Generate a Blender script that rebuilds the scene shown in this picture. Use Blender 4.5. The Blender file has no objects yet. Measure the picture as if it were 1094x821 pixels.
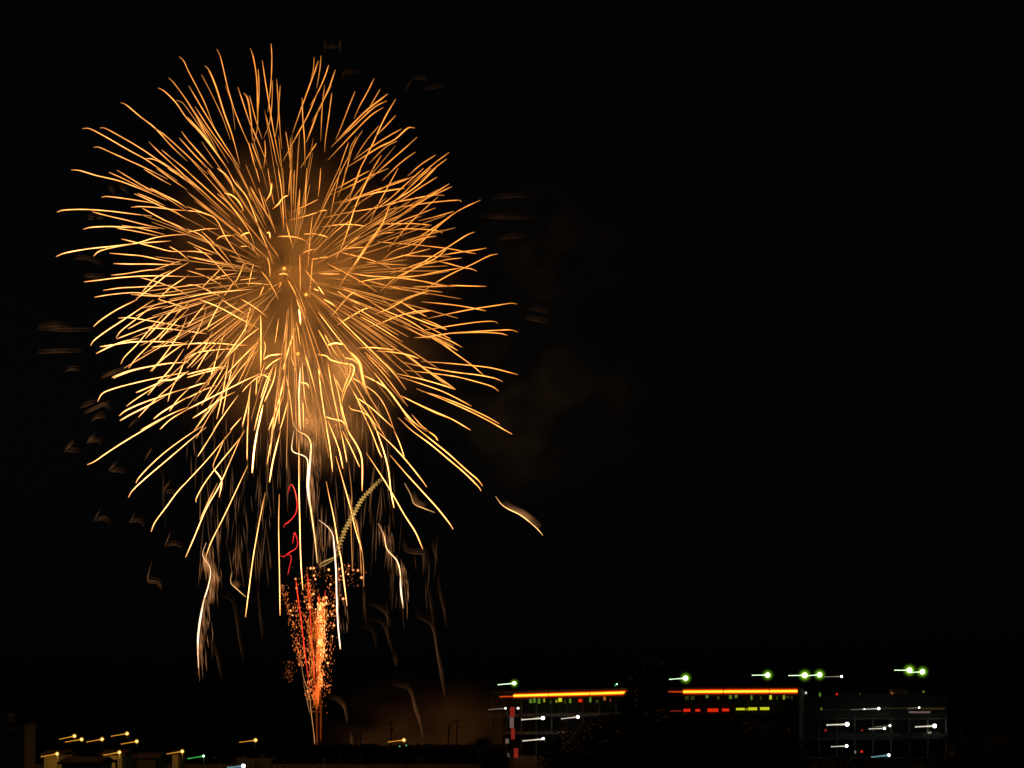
import bpy, math, random
from mathutils import Vector, Matrix, noise
R = math.radians
random.seed(7)
C = bpy.context.scene.collection
S = bpy.context.scene

# ---------------------------------------------------------------- camera, sky, moonlight, exposure
F, CX, HY, EYE = 1700.0, 547.0, 782.0, 10.0          # focal length, image centre and horizon in photo pixels; eye height in metres
cd = bpy.data.cameras.new('camera'); cam = bpy.data.objects.new('camera', cd); C.objects.link(cam)
cd.sensor_fit = 'HORIZONTAL'; cd.sensor_width = 36; cd.lens = F / 1094 * 36
cd.shift_y = (HY - 410.5) / 1094
cd.clip_start = 1; cd.clip_end = 30000
cam.location = (0, 0, EYE); cam.rotation_euler = (R(90), 0, 0)
S.camera = cam

w = bpy.data.worlds.new('World'); S.world = w; w.use_nodes = True
nt = w.node_tree; nt.nodes.clear()
sky = nt.nodes.new('ShaderNodeTexSky'); sky.sky_type = 'NISHITA'; sky.sun_disc = False
sky.sun_elevation = R(24); sky.sun_rotation = R(140); sky.dust_density = 4
hs = nt.nodes.new('ShaderNodeHueSaturation'); hs.inputs['Saturation'].default_value = 0.12
bg = nt.nodes.new('ShaderNodeBackground'); bg.inputs[1].default_value = 0.00026
wo = nt.nodes.new('ShaderNodeOutputWorld')
nt.links.new(sky.outputs[0], hs.inputs['Color']); nt.links.new(hs.outputs[0], bg.inputs[0]); nt.links.new(bg.outputs[0], wo.inputs[0])
sl = bpy.data.lights.new('moonlight', 'SUN'); sl.energy = 0.004; sl.angle = R(0.5); sl.color = (1, .96, .9)
so = bpy.data.objects.new('moonlight', sl); C.objects.link(so); so.rotation_euler = (R(66), 0, R(-140))

S.view_settings.view_transform = 'Standard'; S.view_settings.look = 'None'
S.view_settings.exposure = 0; S.view_settings.gamma = 1; S.view_settings.use_curve_mapping = False
S.render.engine = 'CYCLES'
S.cycles.max_bounces = 4; S.cycles.volume_bounces = 0; S.cycles.transparent_max_bounces = 48
S.cycles.use_denoising = True
S.cycles.volume_step_rate = 1.0; S.cycles.volume_max_steps = 128

def at(px, py, D):
    """a point of the place that lies D metres ahead, seen at photo pixel (px, py)"""
    return Vector(((px - CX) * D / F, D, EYE + (HY - py) * D / F))

# ---------------------------------------------------------------- helpers
def tag(o, label=None, cat=None, group=None, kind=None):
    if label: o['label'] = label
    if cat: o['category'] = cat
    if group: o['group'] = group
    if kind: o['kind'] = kind
    return o

def thing(name, label, cat, loc=(0, 0, 0), group=None):
    o = bpy.data.objects.new(name, None); C.objects.link(o); o.location = loc
    o.empty_display_size = 1
    return tag(o, label, cat, group)

def worldloc(o):
    v = Vector((0, 0, 0))
    while o is not None:
        v += o.location; o = o.parent
    return v

class MB:
    """collects shapes in world coordinates; build() links them as ONE mesh object"""
    def __init__(self): self.v = []; self.f = []; self.c = []
    def add(self, vs, fs, col=None):
        b = len(self.v)
        self.v += [Vector(p) for p in vs]; self.f += [tuple(b + i for i in f) for f in fs]
        self.c += (col if col is not None else [(1, 1, 1)] * len(vs))
    def box(self, x0, y0, z0, x1, y1, z1):
        vs = [(x, y, z) for z in (z0, z1) for y in (y0, y1) for x in (x0, x1)]
        self.add(vs, [(0, 2, 3, 1), (4, 5, 7, 6), (0, 1, 5, 4), (2, 6, 7, 3), (0, 4, 6, 2), (1, 3, 7, 5)])
    def obox(self, a, b, n, z0, z1, d0, d1):
        """a box whose face runs from a to b on plan, between heights z0 and z1, depth d0..d1 along the plan normal n"""
        P = [Vector((p.x, p.y, 0)) for p in (a, b)]
        vs = []
        for z in (z0, z1):
            for d in (d0, d1):
                for p in P: vs.append((p.x + n.x * d, p.y + n.y * d, z))
        self.add(vs, [(0, 2, 3, 1), (4, 5, 7, 6), (0, 1, 5, 4), (2, 6, 7, 3), (0, 4, 6, 2), (1, 3, 7, 5)])
    def tube(self, pts, rad, n=6, cols=None, cap=True):
        pts = [Vector(p) for p in pts]; m = len(pts)
        if m < 2: return
        rads = rad if isinstance(rad, (list, tuple)) else [rad] * m
        vs = []; cs = []; prev = None
        for i, p in enumerate(pts):
            t = (pts[min(i + 1, m - 1)] - pts[max(i - 1, 0)])
            if t.length < 1e-6: t = Vector((0, 0, 1))
            t.normalize()
            if prev is None:
                u = t.orthogonal().normalized()
            else:
                u = prev - t * prev.dot(t)
                u = u.normalized() if u.length > 1e-6 else t.orthogonal().normalized()
            prev = u; q = t.cross(u)
            for k in range(n):
                a = 2 * math.pi * k / n
                vs.append(p + (u * math.cos(a) + q * math.sin(a)) * rads[i])
                cs.append(cols[i] if cols else (1, 1, 1))
        fs = [(i * n + k, i * n + (k + 1) % n, (i + 1) * n + (k + 1) % n, (i + 1) * n + k) for i in range(m - 1) for k in range(n)]
        if cap:
            fs.append(tuple(reversed(range(n)))); fs.append(tuple((m - 1) * n + k for k in range(n)))
        self.add(vs, fs, cs)
    def ball(self, c, r, col=None, nu=8, nv=5, sx=1, sz=1):
        c = Vector(c); vs = [c + Vector((0, 0, r * sz))]
        for j in range(1, nv):
            th = math.pi * j / nv
            for k in range(nu):
                a = 2 * math.pi * k / nu
                vs.append(c + Vector((r * sx * math.sin(th) * math.cos(a), r * math.sin(th) * math.sin(a), r * sz * math.cos(th))))
        vs.append(c - Vector((0, 0, r * sz)))
        fs = [(0, 1 + k, 1 + (k + 1) % nu) for k in range(nu)]
        for j in range(nv - 2):
            for k in range(nu):
                a = 1 + j * nu + k; b = 1 + j * nu + (k + 1) % nu
                fs.append((a, a + nu, b + nu, b))
        e = len(vs) - 1; o = 1 + (nv - 2) * nu
        fs += [(o + k, e, o + (k + 1) % nu) for k in range(nu)]
        self.add(vs, fs, [col] * len(vs) if col else None)
    def build(self, name, mat, parent=None, label=None):
        me = bpy.data.meshes.new(name)
        L = worldloc(parent) if parent is not None else Vector((0, 0, 0))
        me.from_pydata([tuple(p - L) for p in self.v], [], self.f)
        a = me.color_attributes.new('ember_glow', 'FLOAT_COLOR', 'POINT')
        flat = [x for c in self.c for x in (c[0], c[1], c[2], c[3] if len(c) > 3 else 1.0)]
        a.data.foreach_set('color', flat)
        me.materials.append(mat); me.update()
        o = bpy.data.objects.new(name, me); C.objects.link(o)
        if parent is not None: o.parent = parent
        if label: o['label'] = label
        return o

def surf(name, col, rough=.8, var=.25, scale=2.0, metal=0.0, bump=0.0):
    m = bpy.data.materials.new(name); m.use_nodes = True
    n = m.node_tree; b = n.nodes['Principled BSDF']
    b.inputs['Roughness'].default_value = rough; b.inputs['Metallic'].default_value = metal
    tc = n.nodes.new('ShaderNodeTexCoord'); nz = n.nodes.new('ShaderNodeTexNoise')
    nz.inputs['Scale'].default_value = scale; nz.inputs['Detail'].default_value = 6
    n.links.new(tc.outputs['Object'], nz.inputs['Vector'])
    cr = n.nodes.new('ShaderNodeValToRGB')
    cr.color_ramp.elements[0].position = .3; cr.color_ramp.elements[1].position = .7
    cr.color_ramp.elements[0].color = tuple(c * (1 - var) for c in col) + (1,)
    cr.color_ramp.elements[1].color = tuple(min(1, c * (1 + var)) for c in col) + (1,)
    n.links.new(nz.outputs[0], cr.inputs[0]); n.links.new(cr.outputs[0], b.inputs['Base Color'])
    if bump:
        bp = n.nodes.new('ShaderNodeBump'); bp.inputs['Strength'].default_value = bump
        n.links.new(nz.outputs[0], bp.inputs['Height']); n.links.new(bp.outputs[0], b.inputs['Normal'])
    return m

def glow(name, col, k):
    m = bpy.data.materials.new(name); m.use_nodes = True
    n = m.node_tree; n.nodes.clear()
    e = n.nodes.new('ShaderNodeEmission'); e.inputs[0].default_value = tuple(col) + (1,); e.inputs[1].default_value = k
    o = n.nodes.new('ShaderNodeOutputMaterial'); n.links.new(e.outputs[0], o.inputs[0])
    m.cycles.emission_sampling = 'NONE'
    return m

def halo_shell(name, col, k, clear):
    """halo painted round a lamp as a glowing, partly clear shell"""
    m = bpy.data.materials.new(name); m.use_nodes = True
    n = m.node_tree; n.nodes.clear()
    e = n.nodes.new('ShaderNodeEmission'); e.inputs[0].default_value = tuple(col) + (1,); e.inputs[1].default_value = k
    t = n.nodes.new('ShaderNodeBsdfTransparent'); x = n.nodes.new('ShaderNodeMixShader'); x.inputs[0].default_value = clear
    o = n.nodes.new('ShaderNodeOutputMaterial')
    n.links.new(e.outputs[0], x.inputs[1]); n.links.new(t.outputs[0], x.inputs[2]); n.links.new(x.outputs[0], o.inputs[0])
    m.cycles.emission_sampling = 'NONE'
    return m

def ember_material():
    """burning metal sparks: emission colour and opacity come from the vertex colours"""
    m = bpy.data.materials.new('burning_sparks'); m.use_nodes = True
    n = m.node_tree; n.nodes.clear()
    a = n.nodes.new('ShaderNodeAttribute'); a.attribute_name = 'ember_glow'
    e = n.nodes.new('ShaderNodeEmission'); n.links.new(a.outputs['Color'], e.inputs[0]); e.inputs[1].default_value = 1
    t = n.nodes.new('ShaderNodeBsdfTransparent'); x = n.nodes.new('ShaderNodeMixShader')      # alpha below 1: a soft halo added round the bright cores, and faint tails
    n.links.new(a.outputs['Alpha'], x.inputs[0]); n.links.new(t.outputs[0], x.inputs[1]); n.links.new(e.outputs[0], x.inputs[2])
    o = n.nodes.new('ShaderNodeOutputMaterial'); n.links.new(x.outputs[0], o.inputs[0])
    m.cycles.emission_sampling = 'NONE'
    return m

def halo_volume(name, col, k):
    """soft halo added round a floodlight: emission fading outwards from the bulb"""
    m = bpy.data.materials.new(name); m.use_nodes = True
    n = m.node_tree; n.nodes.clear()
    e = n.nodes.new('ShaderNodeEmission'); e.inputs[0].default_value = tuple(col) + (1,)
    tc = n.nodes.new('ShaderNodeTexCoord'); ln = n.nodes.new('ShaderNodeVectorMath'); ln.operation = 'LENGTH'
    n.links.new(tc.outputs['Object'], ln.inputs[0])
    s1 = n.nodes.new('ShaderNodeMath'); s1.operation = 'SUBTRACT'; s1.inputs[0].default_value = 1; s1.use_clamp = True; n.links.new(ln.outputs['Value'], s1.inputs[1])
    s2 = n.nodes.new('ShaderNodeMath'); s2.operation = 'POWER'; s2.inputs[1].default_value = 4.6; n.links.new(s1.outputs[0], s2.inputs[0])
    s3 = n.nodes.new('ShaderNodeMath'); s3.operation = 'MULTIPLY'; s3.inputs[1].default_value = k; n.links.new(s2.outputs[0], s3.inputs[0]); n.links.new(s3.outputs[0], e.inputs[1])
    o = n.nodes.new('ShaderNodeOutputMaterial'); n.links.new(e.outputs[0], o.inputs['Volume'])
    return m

def smoke_material(name, dens, col, scale, lo, hi, aniso=0.0, detail=3.0):
    """density: noise puffs that thin out towards the rim of the unit-sphere domain (object coordinates -1..1)"""
    m = bpy.data.materials.new(name); m.use_nodes = True
    n = m.node_tree; n.nodes.clear()
    o = n.nodes.new('ShaderNodeOutputMaterial'); v = n.nodes.new('ShaderNodeVolumePrincipled')
    v.inputs['Color'].default_value = tuple(col) + (1,); v.inputs['Anisotropy'].default_value = aniso
    tc = n.nodes.new('ShaderNodeTexCoord')
    ln = n.nodes.new('ShaderNodeVectorMath'); ln.operation = 'LENGTH'
    n.links.new(tc.outputs['Object'], ln.inputs[0])
    fall = n.nodes.new('ShaderNodeMapRange'); fall.interpolation_type = 'SMOOTHERSTEP'
    fall.inputs['From Min'].default_value = 1.0; fall.inputs['From Max'].default_value = 0.15
    n.links.new(ln.outputs['Value'], fall.inputs['Value'])
    nz = n.nodes.new('ShaderNodeTexNoise'); nz.inputs['Scale'].default_value = scale; nz.inputs['Detail'].default_value = detail
    nz.inputs['Distortion'].default_value = .6
    n.links.new(tc.outputs['Object'], nz.inputs['Vector'])
    mr = n.nodes.new('ShaderNodeMapRange'); mr.inputs['From Min'].default_value = lo; mr.inputs['From Max'].default_value = hi
    n.links.new(nz.outputs[0], mr.inputs['Value'])
    mu = n.nodes.new('ShaderNodeMath'); mu.operation = 'MULTIPLY'
    n.links.new(fall.outputs[0], mu.inputs[0]); n.links.new(mr.outputs[0], mu.inputs[1])
    m2 = n.nodes.new('ShaderNodeMath'); m2.operation = 'MULTIPLY'; m2.inputs[1].default_value = dens
    n.links.new(mu.outputs[0], m2.inputs[0]); n.links.new(m2.outputs[0], v.inputs['Density'])
    n.links.new(v.outputs[0], o.inputs['Volume'])
    return m

def point_light(name, loc, watts, col, parent=None, radius=.3):
    l = bpy.data.lights.new(name, 'POINT'); l.energy = watts; l.color = col; l.shadow_soft_size = radius
    o = bpy.data.objects.new(name, l); C.objects.link(o)
    if parent is not None:
        o.parent = parent; o.location = Vector(loc) - worldloc(parent)
    else: o.location = loc
    return o

M = dict(
    earth=surf('dark_earth', (.016, .017, .013), .95, .5, .02),
    hill=surf('wooded_hill', (.035, .045, .03), 1, .4, .01),
    asphalt=surf('asphalt', (.05, .05, .05), .85, .2, .8),
    kerb=surf('kerb_concrete', (.3, .29, .27), .9, .15, 1.0),
    paint=surf('road_paint', (.75, .75, .72), .7, .08, 3.0),
    concrete=surf('concrete', (.2, .2, .18), .9, .18, .35, bump=.1),
    render=surf('pale_render', (.5, .46, .38), .9, .15, .6, bump=.1),
    cladding=surf('grey_green_cladding', (.04, .05, .04), .7, .15, .3),
    rooftile=surf('roof_tile', (.08, .08, .085), .8, .3, 1.5),
    metal=surf('galvanised_metal', (.25, .25, .25), .45, .15, 3.0, .8),
    darkmetal=surf('dark_metal', (.05, .05, .05), .5, .2, 3.0, .6),
    wood=surf('pole_wood', (.09, .065, .045), .9, .3, 3.0),
    glass=surf('dark_glass', (.02, .022, .025), .08, .1, 1.0),
    bark=surf('bark', (.07, .05, .035), .95, .35, 3.0),
    leaf=surf('leaves', (.045, .07, .03), .7, .5, .8),
    sodium=glow('sodium_bulb', (1, .62, .22), 4), sodium_dim=glow('sodium_tail', (1, .42, .03), .8),
    white=glow('white_bulb', (1, .97, .86), 6), white_dim=glow('dim_white_glow', (1, .93, .72), .75),
    pale_dim=glow('faint_pale_glow', (1, .85, .6), .22),
    metalhal=glow('metal_halide_bulb', (.86, 1, .72), 10), halide_tail=glow('metal_halide_tail', (.72, 1, .62), 1.7),
    limelens=glow('lime_rim_lamp', (.30, .62, .03), .55),
    greenbulb=glow('green_bulb', (.35, 1, .45), 4), greentail=glow('green_tail', (.05, .75, .12), .7),
    bluebulb=glow('cool_bulb', (.75, .95, 1), 3), bluetail=glow('cool_tail', (.2, .45, .5), .5),
    neon_red=glow('red_neon', (1, .05, .004), .8), neon_yel=glow('amber_neon', (1, .50, .02), 2.2),
    neon_dim=glow('dim_red_neon', (1, .09, .01), .55),
    red=glow('red_lamp', (1, .03, .006), .7), reddim=glow('dim_red_lamp', (1, .07, .04), .2),
    yel=glow('yellow_sign', (.8, .85, .02), .7), yeldim=glow('yellow_lit_glass', (.75, .7, .03), .4),
    grn=glow('lime_lit_glass', (.3, .6, .05), .28), grndim=glow('dim_lime_glass', (.25, .35, .05), .10),
    orn=glow('orange_lit_glass', (1, .25, .03), .35), pink=glow('pink_lit_glass', (.8, .5, .45), .16),
    warm=glow('warm_lit_glass', (.6, .42, .15), .045),
    ember=ember_material(),
    amber_halo=halo_shell('amber_halo', (1, .40, .02), .75, .62), lime_glow=halo_volume('lime_halo_volume', (.32, .78, .02), 2.0),
    pale_halo=halo_shell('pale_halo', (.9, .85, .6), .3, .6), green_halo=halo_shell('green_halo', (.05, .8, .1), .4, .6),
)

# ---------------------------------------------------------------- the setting: ground, road, hills
g = MB(); n = 40
rows = [(-200, -45)] ; xs = [-9000, -3000, -900, -300, 0, 300, 900, 3000, 9000]; ys = [-300, 0, 200, 400, 700, 1200, 3000, 12000]
vs = [(x, y, 0) for y in ys for x in xs]; nx = len(xs)
g.add(vs, [(j * nx + i, j * nx + i + 1, (j + 1) * nx + i + 1, (j + 1) * nx + i) for j in range(len(ys) - 1) for i in range(nx - 1)])
tag(g.build('ground', M['earth']), kind='structure')
rd = MB(); rd.add([(-400, 452, .004), (400, 452, .004), (400, 461, .004), (-400, 461, .004)], [(0, 1, 2, 3)])
tag(rd.build('road', M['asphalt']), kind='structure')
kb = MB(); kb.box(-400, 451.6, 0, 400, 451.9, .13); kb.box(-400, 461.1, 0, 400, 461.4, .13)
tag(kb.build('kerb', M['kerb']), kind='structure')
mk = MB()
for i in range(64): mk.add([(-400 + i * 12.5, 456.4, .008), (-394 + i * 12.5, 456.4, .008), (-394 + i * 12.5, 456.6, .008), (-400 + i * 12.5, 456.6, .008)], [(0, 1, 2, 3)])
tag(mk.build('road_marking', M['paint']), kind='structure')
# wooded ridge far behind, rising behind the launch site
hl = MB(); prof = [(-900, 778), (-200, 776), (60, 772), (150, 766), (213, 758), (300, 747), (380, 744), (470, 752), (560, 758), (700, 762), (860, 760), (1020, 764), (1200, 768), (1600, 772), (2300, 778)]
P = []
for a, b in zip(prof, prof[1:]):
    for k in range(8): t = k / 8; P.append((a[0] + (b[0] - a[0]) * t, a[1] + (b[1] - a[1]) * t + random.uniform(-.9, .9)))
P.append(prof[-1])
vs = []
for px, py in P:
    t = at(px, py, 3000)
    vs += [(t.x * .9, 2300, 0), (t.x * .96, 2650, t.z * .62), (t.x, 3000, t.z), (t.x * 1.1, 3900, 0)]
hl.add(vs, [(4 * i + j, 4 * i + 4 + j, 4 * i + 5 + j, 4 * i + 1 + j) for i in range(len(P) - 1) for j in range(3)])
tag(hl.build('hills', M['hill']), kind='structure')

# ---------------------------------------------------------------- trees
def crown_leaves(mb, blobs, n, size):
    for _ in range(n):
        c, r = random.choice(blobs)
        d = Vector((random.gauss(0, 1), random.gauss(0, 1), random.gauss(0, 1))).normalized()
        p = c + d * r * (random.random() ** .45)
        u = Vector((random.gauss(0, 1), random.gauss(0, 1), random.gauss(0, .6))).normalized(); v = u.orthogonal().normalized()
        s = size * random.uniform(.5, 1.3)
        mb.add([p - u * s, p + v * s * .45, p + u * s, p - v * s * .45], [(0, 1, 2, 3)])

def make_tree(H, W, seed, n):
    random.seed(seed)
    root = thing('tree', 'tree', 'tree')
    t = MB(); lean = Vector((random.uniform(-.03, .03), random.uniform(-.03, .03), 1)) * H
    pts = [lean * f + Vector((math.sin(f * 5) * .15, math.cos(f * 4) * .15, 0)) for f in (0, .12, .3, .5, .7, .9)]
    t.tube(pts, [H * .022, H * .017, H * .014, H * .01, H * .006, H * .002], 8)
    blobs = [(lean * .93, W * .16)]
    for k in range(13):
        f = random.uniform(.28, .88); a = k * 2.4 + random.uniform(-.3, .3)
        reach = W * .5 * random.uniform(.55, 1.0) * (1 - max(0, f - .5) * 1.3)
        p0 = lean * f; p2 = p0 + Vector((math.cos(a) * reach, math.sin(a) * reach, reach * .45)); p1 = (p0 + p2) / 2 + Vector((0, 0, -reach * .06))
        t.tube([p0, p1, p2], [H * .007, H * .004, H * .0015], 5)
        blobs.append((p2, W * random.uniform(.14, .24))); blobs.append((p1, W * random.uniform(.10, .18)))
    t.build('trunk', M['bark'], root)
    c = MB(); crown_leaves(c, blobs, n, H * .022); c.build('crown', M['leaf'], root)
    return root

def copy_tree(o):
    c = o.copy(); C.objects.link(c)
    for ch in o.children:
        d = ch.copy(); C.objects.link(d); d.parent = c
    return c

protos = {'tall': make_tree(30, 13, 3, 5200), 'broad': make_tree(15, 13, 11, 3600), 'round': make_tree(13, 12, 23, 3200)}
used = set()
TREES = [ # px, top py, D, kind, width factor, label
    (693, 703, 420, 'tall', 1.0, 'tallest dark tree standing in the gap between the two amber neon strips'),
    (680, 724, 428, 'tall', .9, 'second tallest dark tree close beside the tallest one in the neon gap'),
    (706, 727, 432, 'tall', .85, 'dark tree filling the right side of the neon gap beside the tallest tree'),
    (627, 775, 410, 'broad', 1.2, 'dark broad tree below the short neon strip and right of the white deck lamps'),
    (652, 764, 405, 'round', 1.3, 'dark round tree below the right end of the short neon strip'),
    (727, 765, 412, 'broad', 1.2, 'dark broad tree under the left end of the long neon strip'),
    (756, 766, 405, 'round', 1.3, 'dark round tree under the four red shop signs'),
    (786, 768, 415, 'broad', 1.3, 'dark broad tree under the first of the yellow shop signs'),
    (815, 772, 408, 'round', 1.2, 'dark round tree under the last of the yellow shop signs'),
    (517, 789, 430, 'broad', 1.0, 'small dark tree left of the red and white pillar sign'),
    (505, 794, 470, 'round', .9, 'low dark tree between the twin utility poles and the shopping centre'),
    (464, 796, 520, 'round', .9, 'low dark tree just left of the twin utility poles'),
    (398, 795, 515, 'broad', 1.0, 'low dark tree between the spark fountain and the lone lamp right of it'),
    (356, 797, 520, 'round', .9, 'low dark tree at the right foot of the spark fountain'),
    (318, 796, 505, 'broad', 1.0, 'low dark tree at the left foot of the spark fountain'),
    (238, 796, 500, 'round', .9, 'low dark tree just left of the amber lamp nearest the fountain'),
    (1034, 778, 500, 'broad', 1.3, 'dark tree past the far right end of the parking building'),
    (1070, 784, 480, 'round', 1.3, 'dark tree nearest the right edge of the view'),
]
for px, py, D, kind, wf, lab in TREES:
    base = {'tall': (30, 13), 'broad': (15, 13), 'round': (13, 12)}[kind]
    o = protos[kind] if kind not in used else copy_tree(protos[kind]); used.add(kind)
    p = at(px, py, D); o.location = (p.x, D, 0)
    s = p.z / base[0] * .97
    o.scale = (s * wf * (1 if kind == 'tall' else 1.15), s * wf, s); o.rotation_euler.z = random.uniform(0, 6.28)
    tag(o, lab, 'tree', 'dark trees in front of the lit buildings')
def make_bush(H, W, seed, n):
    random.seed(seed); root = thing('bush', 'bush', 'bush'); t = MB(); blobs = []
    for k in range(11):
        a = k * 2.4; p = Vector((math.cos(a), math.sin(a), 0)) * W * .36 * random.uniform(.3, 1); z = H * random.uniform(.35, .85)
        t.tube([p * .2, p * .7 + Vector((0, 0, z * .5)), p + Vector((0, 0, z))], [.12, .07, .02], 5)
        blobs += [(p + Vector((0, 0, z)), W * .17), (p + Vector((0, 0, z * .55)), W * .19), (p + Vector((0, 0, z * .2)), W * .16)]
    t.build('stem', M['bark'], root); c = MB(); crown_leaves(c, blobs, n, .38); c.build('foliage', M['leaf'], root)
    return root
bp = make_bush(9, 13, 41, 5200); first = True
for px, py, D, wf, lab in ((606, 781, 398, 1.2, 'dark bush below the white deck lamps, leftmost of the row of bushes'), (640, 772, 392, 1.5, 'dark bush below the right end of the short neon strip'),
                           (672, 758, 396, 1.3, 'tall dark bush at the left foot of the tallest tree'), (708, 757, 399, 1.3, 'tall dark bush at the right foot of the tallest tree'),
                           (740, 768, 392, 1.5, 'dark bush below the first two red shop signs'), (770, 769, 396, 1.4, 'dark bush below the last two red shop signs'),
                           (799, 771, 392, 1.4, 'dark bush below the yellow shop signs'), (826, 778, 398, 1.2, 'dark bush at the corner between shopping centre and parking building'),
                           (528, 794, 425, 1.1, 'low dark bush at the foot of the pillar sign, left of the lit boards')):
    o = bp if first else copy_tree(bp); first = False
    p = at(px, py, D); o.location = (p.x, D, 0); s = p.z / 9; o.scale = (wf * max(s, .8), wf * max(s, .8), s); o.rotation_euler.z = random.uniform(0, 6.28)
    tag(o, lab, 'bush', 'dark bushes in front of the lit buildings')
random.seed(5)

def belt(name, label, x0, x1, D, ytop, n, size):
    mb = MB()
    for _ in range(n):
        px = random.uniform(x0, x1); top = ytop + 2.2 * noise.noise((px * .045, D, 0)) + 1.2 * noise.noise((px * .2, D, 3))
        z = at(px, top, D).z * (1 - random.random() ** 2.2) + .05; p = at(px, HY, D + random.uniform(-3, 3)); p.z = z
        u = Vector((random.gauss(0, 1), random.gauss(0, 1), random.gauss(0, .7))).normalized(); v = u.orthogonal().normalized(); s = size * random.uniform(.5, 1.3)
        mb.add([p - u * s, p + v * s * .5, p + u * s, p - v * s * .5], [(0, 1, 2, 3)])
    return tag(mb.build(name, M['leaf']), label, 'trees', kind='stuff')
belt('treeline', 'dark mass of low trees hiding the ground at the foot of the fountain', -30, 540, 498, 797.5, 26000, .7)
belt('added_hedge', 'dark hedge added along the bottom edge in front of the parking building to hide lit ground', 815, 1120, 446, 811, 9000, .4)  # low strip of leaves added to cover ground lit by the burst, keeping it dark
belt('treeline', 'dark mass of trees past the right end of the parking building', 1016, 1130, 560, 792, 6000, .7)
# ---------------------------------------------------------------- shopping centre with neon roof line
def plan(px, D): p = at(px, HY, D); return Vector((p.x, p.y, 0))
def lerp(a, b, t): return a + (b - a) * t
A, B, E = plan(525, 676), plan(695, 600), plan(853, 588)
def normal(a, b): d = (b - a).normalized(); return Vector((-d.y, d.x, 0))     # away from the camera
nAB, nBE = normal(A, B), normal(B, E)
shop = thing('shopping_centre', 'long dark shopping centre with glowing red and amber neon strips along its roof edge', 'building', B)
def seg(px, a, b):
    """plan point on line a-b seen at pixel column px"""
    k = (px - CX) / F; d = b - a
    t = (k * a.y - a.x) / (d.x - k * d.y); return a + d * t
ZR = EYE + 16.4
wl = MB(); back = [A + Vector((10, 60, 0)), B + Vector((0, 60, 0)), E + Vector((0, 60, 0))]
for a, b, nn in ((A, B, nAB), (B, E, nBE)):
    wl.obox(a, b, nn, 0, ZR, 6.0, 50)
wl.build('wall', M['cladding'], shop)
for a, b, nn in ((A, B, nAB), (B, E, nBE)):
    rf = MB(); rf.obox(a, b, nn, ZR + .003, ZR + .5, -.4, 50); rf.build('roof_edge', M['concrete'], shop)
    for z in (9.2, 16.5):
        fl = MB(); fl.obox(a, b, nn, z - .35, z, 0, 5.997); fl.build('deck_slab', M['concrete'], shop)
        pp = MB(); pp.obox(a, b, nn, z + .003, z + 1.0, 0, .2); pp.build('parapet', M['concrete'], shop)
    k = int((b - a).length // 9)
    for i in range(k + 1):
        q = lerp(a, b, (i + .02) / (k + .04)); c = MB()
        c.obox(q - (b - a).normalized() * .3, q + (b - a).normalized() * .3, nn, 0, ZR, .3, .9); c.build('column', M['concrete'], shop)
    fa = MB(); fa.obox(a, b, nn, ZR - 3.2, ZR, -.003, 1.2); fa.build('fascia', M['cladding'], shop)

def strip(x0, x1, a, b, nn, z, core, thin):
    p, q = seg(x0, a, b) - nn * .5, seg(x1, a, b) - nn * .5
    u = Vector((0, 0, 1))
    o = MB()
    if thin: o.tube([p + u * z, q + u * z], .26, 8); return o.build('neon_tube', M['neon_dim'], shop)
    o.tube([p + u * z, q + u * z], .40, 8); ob = o.build('neon_tube', M['neon_yel'], shop)
    for dz in (.66, -.66):
        r = MB(); r.tube([p + u * (z + dz), q + u * (z + dz)], .24, 8); r.build('red_border_tube', M['neon_red'], ob)
ZN = EYE + 15
strip(550, 670, A, B, nAB, ZN, True, False); strip(535, 549.5, A, B, nAB, ZN - .25, False, True)
strip(730, 852, B, E, nBE, ZN, True, False); strip(714, 729.5, B, E, nBE, ZN, False, True)

for px_, a_, b_, n_ in ((588, A, B, nAB), (632, A, B, nAB), (773, B, E, nBE), (822, B, E, nBE)):
    q = seg(px_, a_, b_); d = (b_ - a_).normalized(); o = MB(); o.obox(q - d * .13, q + d * .13, n_, ZN - 1.0, ZN + 1.0, -1.0, -.95); o.build('tube_bracket', M['darkmetal'], shop)
def panel(name, x0, x1, y0, y1, a, b, nn, mat, off=-.12, frame=True):
    p, q = seg(x0, a, b), seg(x1, a, b); D = (p.y + q.y) / 2
    z0, z1 = EYE + (HY - y1) * D / F, EYE + (HY - y0) * D / F
    o = MB(); o.obox(p, q, nn, z0, z1, off - .06, off); f = o.build(name, M[mat], shop)
    if frame:
        d = (q - p).normalized(); r = MB()
        r.obox(p - d * .1, q + d * .1, nn, z1 + .002, z1 + .12, off - .12, off + .05); r.obox(p - d * .1, q + d * .1, nn, z0 - .12, z0 - .002, off - .12, off + .05)
        for e_, s_ in ((p, -1), (q, 1)):
            r.obox(e_ + d * s_ * .1, e_ + d * s_ * .003, nn, z0 - .001, z1 + .001, off - .12, off + .05)
        r.build('frame', M['darkmetal'], f)
    return f
for x0, x1, y0, y1, mt in ((566, 569, 747, 751.5, 'grn'), (570, 573, 746, 751, 'grn'), (575, 578, 746.5, 752, 'grn'), (581, 583, 746.5, 750.5, 'yeldim'), (597, 601, 746, 750, 'yel'), (594, 596, 748, 751, 'yeldim'),
                           (608.5, 611, 746.5, 751.5, 'grn'), (618.5, 622.5, 747, 750.5, 'red'), (630, 632.5, 745, 750.5, 'grn'), (645, 648, 744.5, 748.5, 'orn'), (652, 653.5, 747, 750, 'reddim'), (588, 590, 748, 752, 'grndim'), (603, 605, 748, 752, 'grndim'), (637, 640, 748, 751, 'grndim')):
    panel('window', x0, x1, y0, y1, A, B, nAB, mt, off=-.2)
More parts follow.
